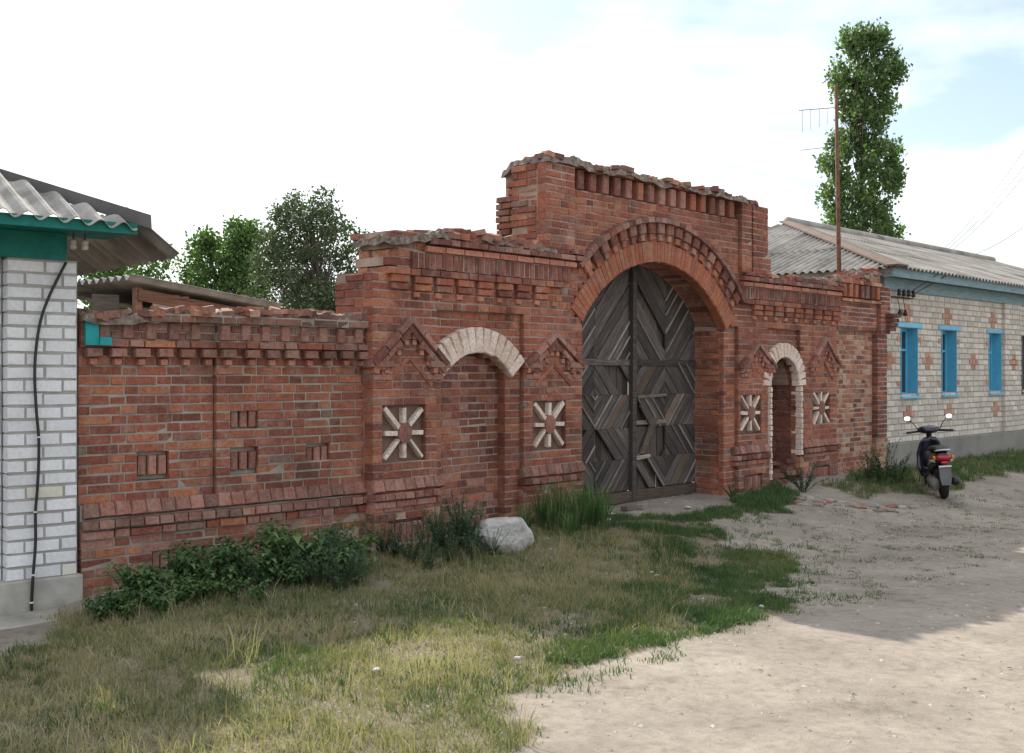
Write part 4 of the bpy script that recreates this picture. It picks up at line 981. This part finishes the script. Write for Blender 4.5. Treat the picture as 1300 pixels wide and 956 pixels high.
for sgn in (-1, 1):
    MB().tube([(.84, sgn * .14, .935), (.80, sgn * .22, .93), (.75, sgn * .33, .925)], [.018, .017, .018], 8).obj('grip', M['black'], sc, smooth=True)
    MB().tube([(.84, sgn * .24, .925), (.88, sgn * .30, .915), (.86, sgn * .38, .915)], .006, 6).obj('brake_lever', M['metal'], sc)
    st = MB().tube([(.82, sgn * .16, .96), (.86, sgn * .21, 1.05), (.86, sgn * .27, 1.11)], .007, 7).obj('mirror_stalk', M['black'], sc, smooth=True)
    hs = MB().loft(tilt([ell(sgn * .30, 1.135, .048, .034, .835, p=2.6), ell(sgn * .30, 1.135, .058, .042, .845, p=2.6), ell(sgn * .30, 1.135, .045, .035, .88), ell(sgn * .30, 1.13, .015, .015, .90)])).obj('mirror_housing', M['black'], st, smooth=True)
    gl = MB().loft(tilt([ell(sgn * .30, 1.135, .047, .034, .832, p=2.6), ell(sgn * .30, 1.135, .048, .035, .8345, p=2.6)])).obj('mirror_glass', M['mirror'], st)
for sgn in (-1, 1): MB().tube([(1.17, sgn * .07, .205), (.99, sgn * .06, .62)], .02, 8).obj('fork', M['metal'], sc, smooth=True)
MB().loft([ell(0, .40, .06, .03, .95), ell(0, .43, .075, .035, 1.1), ell(0, .42, .07, .03, 1.25), ell(0, .36, .05, .02, 1.36)]).obj('front_mudguard', M['scooterbody'], sc, smooth=True)
MB().tube([(.35, .12, .25), (.30, .26, .015)], .012, 7).obj('side_stand', M['metal'], sc)
sc.rotation_euler = (0, R(0), R(79)); sc.rotation_euler.rotate_axis('X', R(-4.5)); sc.scale = (.94, .94, .94)

# ------------------------------------------------------------------ boulder, rubble, litter
def rock(name, c, sx, sy, sz, mat, label, cat, group=None, sub_=2, seed=0, kind=None):
    import bmesh
    bm = bmesh.new(); bmesh.ops.create_icosphere(bm, subdivisions=sub_, radius=1)
    for v in bm.verts:
        n_ = noise.noise(v.co * 1.4 + Vector((seed, 0, 0))) * .28 + noise.noise(v.co * 4 + Vector((seed, 3, 0))) * .08
        v.co = v.co * (1 + n_); v.co.x = math.copysign(abs(v.co.x) ** .8, v.co.x); v.co.z = math.copysign(abs(v.co.z) ** .8, v.co.z)
        v.co = Vector((v.co.x * sx, v.co.y * sy, v.co.z * sz))
    me = bpy.data.meshes.new(name); bm.to_mesh(me); bm.free(); me.materials.append(M[mat])
    o = bpy.data.objects.new(name, me); COL.objects.link(o); o.location = c; o.rotation_euler = (0, 0, uni(0, 6)) if sub_ < 4 else (0, 0, .5)
    return prm(o, label, cat, group, kind)
p = gpx(637, 699)
o = rock('boulder', p + Vector((0, 0.05, .11)), .26, .20, .20, 'stone', 'pale grey boulder lying in weeds before the blind niche', 'boulder', sub_=4, seed=2.2)
for k in range(26):
    px = 985 + 175 * (k + random.random()) / 26; py = 634 + 14 * (px - 985) / 175 + uni(-4, 5); s_ = uni(.04, .12); mt = ['concrete2', 'rubblestone', 'rubblestone', 'mauve', 'rubblestone', 'concrete2'][k % 6]
    c_ = gpx(px, py); rock('rubble_stone', c_ + Vector((0, 0, .005)), s_, s_ * uni(.5, .8), s_ * uni(.2, .4), mt, 'flat broken stone in the rubble line along the verge', 'stone', 'rubble along the verge', 2, k * 3.1)
for k, (px, py, s_) in enumerate(((776, 655, .05), (772, 662, .04), (873, 646, .045))):
    c_ = gpx(px, py); rock('litter_scrap', c_ + Vector((0, 0, .02)), s_, s_ * .7, .016, 'rubbish', 'small crumpled white scrap on the ground by the wooden gate', 'litter', 'scraps by the gate', 2, k * 1.7)
for k, (px, py, s_) in enumerate(((827, 731, .03), (834, 735, .025), (657, 842, .022), (478, 857, .028), (967, 775, .02))):
    c_ = gpx(px, py); rock('litter_scrap', c_ + Vector((0, 0, .03)), s_, s_ * .6, .01, 'rubbish', 'tiny white scrap lying in the grass', 'litter', 'scraps in the grass', 2, k * 2.7)
for k, (px, py) in enumerate(((800, 648), (814, 646))):
    c_ = gpx(px, py); o = MB().box(-.12, .12, -.05, .05, 0, .06).obj('wedge_block', M['shedwood'], bevel=.01); o.location = c_; o.rotation_euler = (0, 0, R(47 + k * 20)); prm(o, 'pale wooden block wedged under the gate leaves', 'block', 'blocks under the gate')

# ------------------------------------------------------------------ gravel
def inpoly(x, y, P):
    c_ = False; n = len(P)
    for i in range(n):
        x1, y1 = P[i][0], P[i][1]; x2, y2 = P[(i + 1) % n][0], P[(i + 1) % n][1]
        if (y1 > y) != (y2 > y) and x < (x2 - x1) * (y - y1) / (y2 - y1) + x1: c_ = not c_
    return c_
mb = MB()
oct_v = [(1, 0, 0), (-1, 0, 0), (0, 1, 0), (0, -1, 0), (0, 0, 1), (0, 0, -1)]; oct_f = [(0, 2, 4), (2, 1, 4), (1, 3, 4), (3, 0, 4), (2, 0, 5), (1, 2, 5), (3, 1, 5), (0, 3, 5)]
for _ in range(5200):
    y = uni(3.8, 16); x = uni(-.2, .55) * y
    if noise.noise((x * .8, y * .8, 7)) + uni(-.3, .5) < 0: continue
    s_ = .004 + .014 * random.random() ** 3; z = g(x, y)
    mb.add([(x + v[0] * s_ * uni(.7, 1.4), y + v[1] * s_ * uni(.7, 1.4), z + v[2] * s_ * .6) for v in oct_v], oct_f, random.random())
prm(mb.obj('gravel', M['concrete']), 'loose pale gravel scattered over the dirt road', 'gravel', kind='stuff')

mb = MB()
for _ in range(2600):
    y = uni(3.8, 16); x = uni(-.15, .52) * y
    if noise.noise((x * 1.3, y * 1.3, 17)) + uni(-.25, .35) < .05: continue
    z = g(x, y) + .004; a = uni(0, 6.28); l = uni(.006, .024); w_ = uni(.0015, .004) if random.random() < .75 else uni(.004, .009)
    dx, dy = math.cos(a) * l, math.sin(a) * l; sx, sy = -math.sin(a) * w_, math.cos(a) * w_
    mb.add([(x - dx, y - dy, z), (x + sx, y + sy, z + .006), (x + dx, y + dy, z + .003), (x - sx, y - sy, z + .006)], [(0, 1, 2, 3)], random.random())
prm(mb.obj('plant_debris', M['debris']), 'dry leaf bits and straw flecks scattered over the dirt', 'debris', kind='stuff')
# ------------------------------------------------------------------ grass
def P2(L): return [tuple(gpx(a, b_)[:2]) for a, b_ in L]
G_DRY = P2([(60, 815), (110, 775), (230, 745), (470, 705), (650, 672), (700, 665), (850, 690), (880, 720), (860, 760), (840, 800), (760, 830), (715, 850), (690, 880), (640, 956), (560, 1150), (-400, 1150), (-300, 860), (0, 838)])
G_GREEN = P2([(720, 655), (830, 655), (990, 640), (1000, 650), (900, 660), (910, 690), (1000, 700), (1010, 745), (985, 785), (870, 812), (800, 830), (730, 850), (700, 865), (690, 840), (800, 780), (840, 740), (820, 690)])
G_VERGE = P2([(1040, 615), (1120, 600), (1300, 568), (1400, 560), (1420, 600), (1300, 600), (1235, 612), (1210, 625), (1130, 630), (1080, 632)])
G_DOOR = P2([(915, 640), (960, 622), (1005, 618), (1010, 632), (960, 650)])
G_TUFT = P2([(860, 760), (980, 690), (1010, 650), (1300, 620), (1320, 700), (1000, 780), (880, 815)])
G_EDGE = P2([(820, 660), (960, 640), (1060, 700), (1060, 770), (870, 830), (690, 900), (640, 880), (800, 760)])
BAD = [P2([(255, 858), (300, 846), (335, 862), (300, 875)]), P2([(470, 740), (500, 736), (500, 748), (470, 752)])]
tv = np.zeros(len(gv), dtype=np.float32)
for i, (x, y, z) in enumerate(gv):
    if -6 < x < 12 and 2 < y < 21:
        wx, wy = x + .30 * noise.noise((x * 1.7, y * 1.7, 11)) + .16 * noise.noise((x * 5, y * 5, 12)), y + .30 * noise.noise((x * 1.7, y * 1.7, 21)) + .16 * noise.noise((x * 5, y * 5, 22))
        if inpoly(wx, wy, G_DRY) or inpoly(wx, wy, G_GREEN) or inpoly(wx, wy, G_VERGE) or inpoly(wx, wy, G_DOOR): tv[i] = 1.0
GROUND.data.attributes.new('turf', 'FLOAT', 'POINT').data.foreach_set('value', tv)
gv_, gf_, gr_ = [], [], []
def blade(x, y, h, wd, lean, tone):
    a = uni(0, 6.283); z = g(x, y) - .005; dx, dy = math.cos(a), math.sin(a); l = lean * h; b_ = uni(0, 6.283); sx, sy = math.cos(b_) * wd / 2, math.sin(b_) * wd / 2
    n = len(gv_); up = h * math.sqrt(max(.04, 1 - lean * lean * .7))
    gv_.extend([(x - sx, y - sy, z), (x + sx, y + sy, z), (x + dx * l * .35 + sx * .8, y + dy * l * .35 + sy * .8, z + up * .6), (x + dx * l * .35 - sx * .8, y + dy * l * .35 - sy * .8, z + up * .6), (x + dx * l, y + dy * l, z + up)])
    gf_.append((n, n + 1, n + 2, n + 3)); gf_.append((n + 3, n + 2, n + 4)); gr_.extend([min(.99, max(.01, tone))] * 5)
def scatter(P, n, h, wd, lean, tone, spread, thr, sc_=1.6, patch=.0, seed=0):
    x0, x1 = min(p[0] for p in P), max(p[0] for p in P); y0, y1 = min(p[1] for p in P), max(p[1] for p in P); k = 0; tries = 0
    x0 = max(x0, -5.5); y0 = max(y0, 3.2)
    while k < n and tries < n * 12:
        tries += 1; cx_, cy_ = uni(x0, x1), uni(y0, y1)
        wx, wy = cx_ + .30 * noise.noise((cx_ * 1.7, cy_ * 1.7, 11)) + .16 * noise.noise((cx_ * 5, cy_ * 5, 12)), cy_ + .30 * noise.noise((cx_ * 1.7, cy_ * 1.7, 21)) + .16 * noise.noise((cx_ * 5, cy_ * 5, 22))
        if not inpoly(wx, wy, P) or any(inpoly(cx_, cy_, q_) for q_ in BAD): continue
        v = noise.noise((cx_ * sc_, cy_ * sc_, seed)) * .7 + noise.noise((cx_ * sc_ * 3, cy_ * sc_ * 3, seed)) * .4
        if v + uni(-.25, .25) < thr: continue
        t_ = tone + patch * noise.noise((cx_ * 1.1 + 5, cy_ * 1.1, seed + 3)) * 2
        m_ = random.randrange(4, 11); hh = h * uni(.5, 1.25) * (1 + .5 * v)
        for _ in range(m_):
            blade(cx_ + random.gauss(0, .025), cy_ + random.gauss(0, .025), max(.015, hh * uni(.5, 1.2)), wd * uni(.6, 1.3), uni(.1, .95) * lean, t_ + uni(-spread, spread)); k += 1
scatter(G_DRY, 60000, .085, .0045, 1.2, .68, .17, -.30, patch=.25, seed=1)
scatter(G_DRY, 26000, .05, .005, 1.15, .86, .12, -.35, patch=.1, seed=8)
scatter(G_DRY, 20000, .06, .006, 1.0, .30, .14, -.05, patch=.2, seed=2)
scatter(G_DRY, 3000, .19, .004, 1.0, .72, .2, .05, patch=.2, seed=5)
scatter(G_GREEN, 34000, .065, .006, 1.0, .30, .16, -.02, 2.4, patch=.2, seed=3)
scatter(G_VERGE, 16000, .12, .010, .9, .43, .14, -.2, patch=.12, seed=4)  # verge tone raised: sunlight on this strip is put into the blade colour
scatter(G_DOOR, 5000, .10, .008, .9, .28, .12, -.3, seed=6)
scatter(G_TUFT, 9000, .022, .007, 1.2, .40, .18, .16, 3.2, seed=7)
scatter(G_EDGE, 6000, .05, .006, 1.1, .36, .16, .12, 2.8, seed=9)
me = bpy.data.meshes.new('grass'); me.from_pydata(gv_, [], gf_)
at_ = me.attributes.new('rnd', 'FLOAT', 'POINT'); at_.data.foreach_set('value', np.array(gr_, dtype=np.float32)); me.materials.append(M['grass']); me.update()
o = bpy.data.objects.new('grass', me); COL.objects.link(o); prm(o, 'patchy green and straw coloured grass along the walls and road edge', 'grass', kind='stuff')
# fix: one object, so Object Info random must not shift the tone -> own material without it
nt_ = M['grass'].node_tree
for n_ in nt_.nodes:
    if n_.type == 'MATH' and n_.operation == 'ADD':
        for l_ in list(n_.inputs[0].links): nt_.links.remove(l_)
        n_.inputs[0].default_value = 0.0

# ------------------------------------------------------------------ weeds (each plant a thing; copies share mesh data)
def plant_mesh(kind, seed):
    random.seed(seed); st = MB(); lf = MB()
    def leaf5(c, d, ln, wd, tone, droop=.3):
        s_ = d.cross(Vector((0, 0, 1))); s_ = (s_ if s_.length > .05 else Vector((1, 0, 0))).normalized(); up = s_.cross(d).normalized()
        e = c + d * ln - Vector((0, 0, ln * droop)); m_ = c + d * ln * .45 + up * ln * .06
        lf.add([c, m_ + s_ * wd / 2, e, m_ - s_ * wd / 2, m_ - up * wd * .12], [(0, 4, 1), (4, 2, 1), (0, 3, 4), (4, 3, 2)], tone)
    if kind == 'broad':
        for s_i in range(7):
            a = uni(0, 6.28); h = uni(.22, .42); tip = Vector((math.cos(a) * uni(.05, .28), math.sin(a) * uni(.05, .28), h)); P = [Vector((math.cos(a) * .03, math.sin(a) * .03, 0)), tip * .5 + Vector((0, 0, .05)), tip]
            st.tube(P, [.006, .005, .003], 4); t0_ = uni(.2, .7)
            for k in range(17):
                f_ = .25 + .75 * k / 17; c = (P[0].lerp(P[1], f_ * 2) if f_ < .5 else P[1].lerp(P[2], f_ * 2 - 1)); b_ = a + k * 2.4
                leaf5(c, Vector((math.cos(b_), math.sin(b_), uni(-.1, .5))).normalized(), uni(.07, .14), uni(.045, .08), min(.95, max(.05, t0_ + uni(-.25, .25))), .4)
    elif kind == 'fine':
        for s_i in range(20):
            a = uni(0, 6.28); h = uni(.16, .55); tip = Vector((math.cos(a) * uni(.04, .36), math.sin(a) * uni(.04, .36), h)); P = [Vector((math.cos(a) * .02, math.sin(a) * .02, 0)), tip * .5 + Vector((0, 0, .03)), tip]
            st.tube(P, [.004, .003, .002], 4); t0_ = uni(.2, .7)
            for k in range(34):
                f_ = .15 + .85 * k / 34; c = (P[0].lerp(P[1], f_ * 2) if f_ < .5 else P[1].lerp(P[2], f_ * 2 - 1)); b_ = uni(0, 6.28)
                leaf5(c, Vector((math.cos(b_), math.sin(b_), uni(.2, 1.2))).normalized(), uni(.035, .075), uni(.010, .022), min(.95, max(.05, t0_ + uni(-.25, .25))), .2)
    else:   # tall grass tussock
        for s_i in range(90):
            a = uni(0, 6.28); h = uni(.25, .6); l = uni(.05, .3); r_ = uni(0, .06); c = Vector((math.cos(a) * r_, math.sin(a) * r_, 0)); d = Vector((math.cos(a + uni(-.5, .5)), math.sin(a), 0))
            s_ = Vector((-d.y, d.x, 0)).normalized() * .004; m1 = c + d * l * .35 + Vector((0, 0, h * .65)); tp_ = c + d * l + Vector((0, 0, h))
            lf.add([c - s_, c + s_, m1 + s_, m1 - s_, tp_], [(0, 1, 2, 3), (3, 2, 4)], uni(.1, .9))
        st.tube([(0, 0, 0), (.02, 0, .3)], [.004, .002], 4)
    a, b_ = st.mesh('stem'), lf.mesh('foliage'); return a, b_
PM = {}
for kind, mt in (('broad', 'weedleaf'), ('fine', 'weedgrey'), ('tall', 'weedleaf')):
    for v in range(3):
        a, b_ = plant_mesh(kind, 50 + v); a.materials.append(M['weedleaf']); b_.materials.append(M[mt]); PM[kind, v] = (a, b_)
random.seed(77)
LBL = {'broad': ('leafy_weed', 'low leafy green weed growing at the foot of the courtyard wall', 'weed', 'leafy weeds along the courtyard wall'),
       'fine': ('feathery_weed', 'upright grey green feathery weed by the gateway base', 'weed', 'feathery weeds along the gateway'),
       'tall': ('grass_tussock', 'tall dark grass tussock against the gateway pier', 'grass', 'tall tussocks at the gateway foot')}
def plant(kind, px, py, s_, label=None):
    nm, lb, ct, gp = LBL[kind]; r = empty(nm, gpx(px, py) - Vector((0, 0, .01)), uni(0, 6.28), label or lb, ct, gp if not label else None); r.scale = (s_, s_, s_ * uni(.85, 1.15))
    a, b_ = PM[kind, random.randrange(3)]
    for n_, me_ in (('stem', a), ('foliage', b_)):
        o = bpy.data.objects.new(n_, me_); COL.objects.link(o); o.parent = r
for px, py, s_ in [(112, 782, .7), (140, 775, .85), (168, 772, 1.0), (190, 768, 1.15), (214, 765, 1.2), (236, 752, 1.15), (262, 745, 1.0), (288, 742, 1.05), (310, 745, 1.05), (335, 742, 1.0), (352, 736, 1.2), (378, 738, 1.2), (400, 740, 1.25), (425, 742, 1.15), (446, 730, 1.2), (300, 725, 1.0), (250, 730, 1.0), (365, 718, 1.1), (420, 712, 1.2), (205, 785, .8), (160, 790, .6), (330, 764, .7), (460, 712, 1.0), (390, 722, 1.2), (340, 722, 1.1), (225, 742, 1.1), (275, 735, 1.1)]:
    plant('broad', px + uni(-5, 5), py + uni(-3, 3), s_ * uni(.52, .76))
for k in range(26):
    px = 120 + 350 * (k + random.random()) / 26; plant('broad', px, 784 - (px - 120) * .17 + uni(-16, 10), uni(.35, .6))
for px, py, s_ in [(418, 738, .8), (438, 722, .9), (452, 740, .7), (484, 706, .7), (505, 708, .65), (522, 712, .7), (545, 705, .75), (565, 702, .8), (585, 697, .85), (603, 702, .8), (540, 722, .5), (600, 715, .5), (575, 715, .55), (405, 748, .6), (432, 752, .6), (388, 742, .55), (330, 750, .5), (620, 706, .5)]:
    plant('fine', px + uni(-4, 4), py + uni(-2, 3), s_ * uni(.9, 1.1))
for px, py, s_ in [(668, 676, .7), (684, 672, .8), (700, 676, .8), (715, 672, .9), (730, 674, 1.0), (742, 668, 1.05), (752, 672, 1.0), (764, 674, .8), (590, 690, .7), (556, 690, .7), (660, 684, .6), (722, 682, .6)]:
    plant('tall', px + uni(-3, 3), py + uni(-2, 2), s_ * uni(.9, 1.1))
plant('fine', 1020, 624, .95, 'bushy green weed sprouting beside the small arched doorway')
plant('fine', 1103, 612, .9, 'weedy bush at the foot of the worn brick wall'); plant('fine', 1122, 614, 1.2, 'tallest weedy bush where worn wall meets the white house'); plant('fine', 1140, 616, .8, 'weedy bush on the verge against the house plinth')
plant('fine', 930, 634, .5, 'small weedy bush at the foot of the arch jamb')
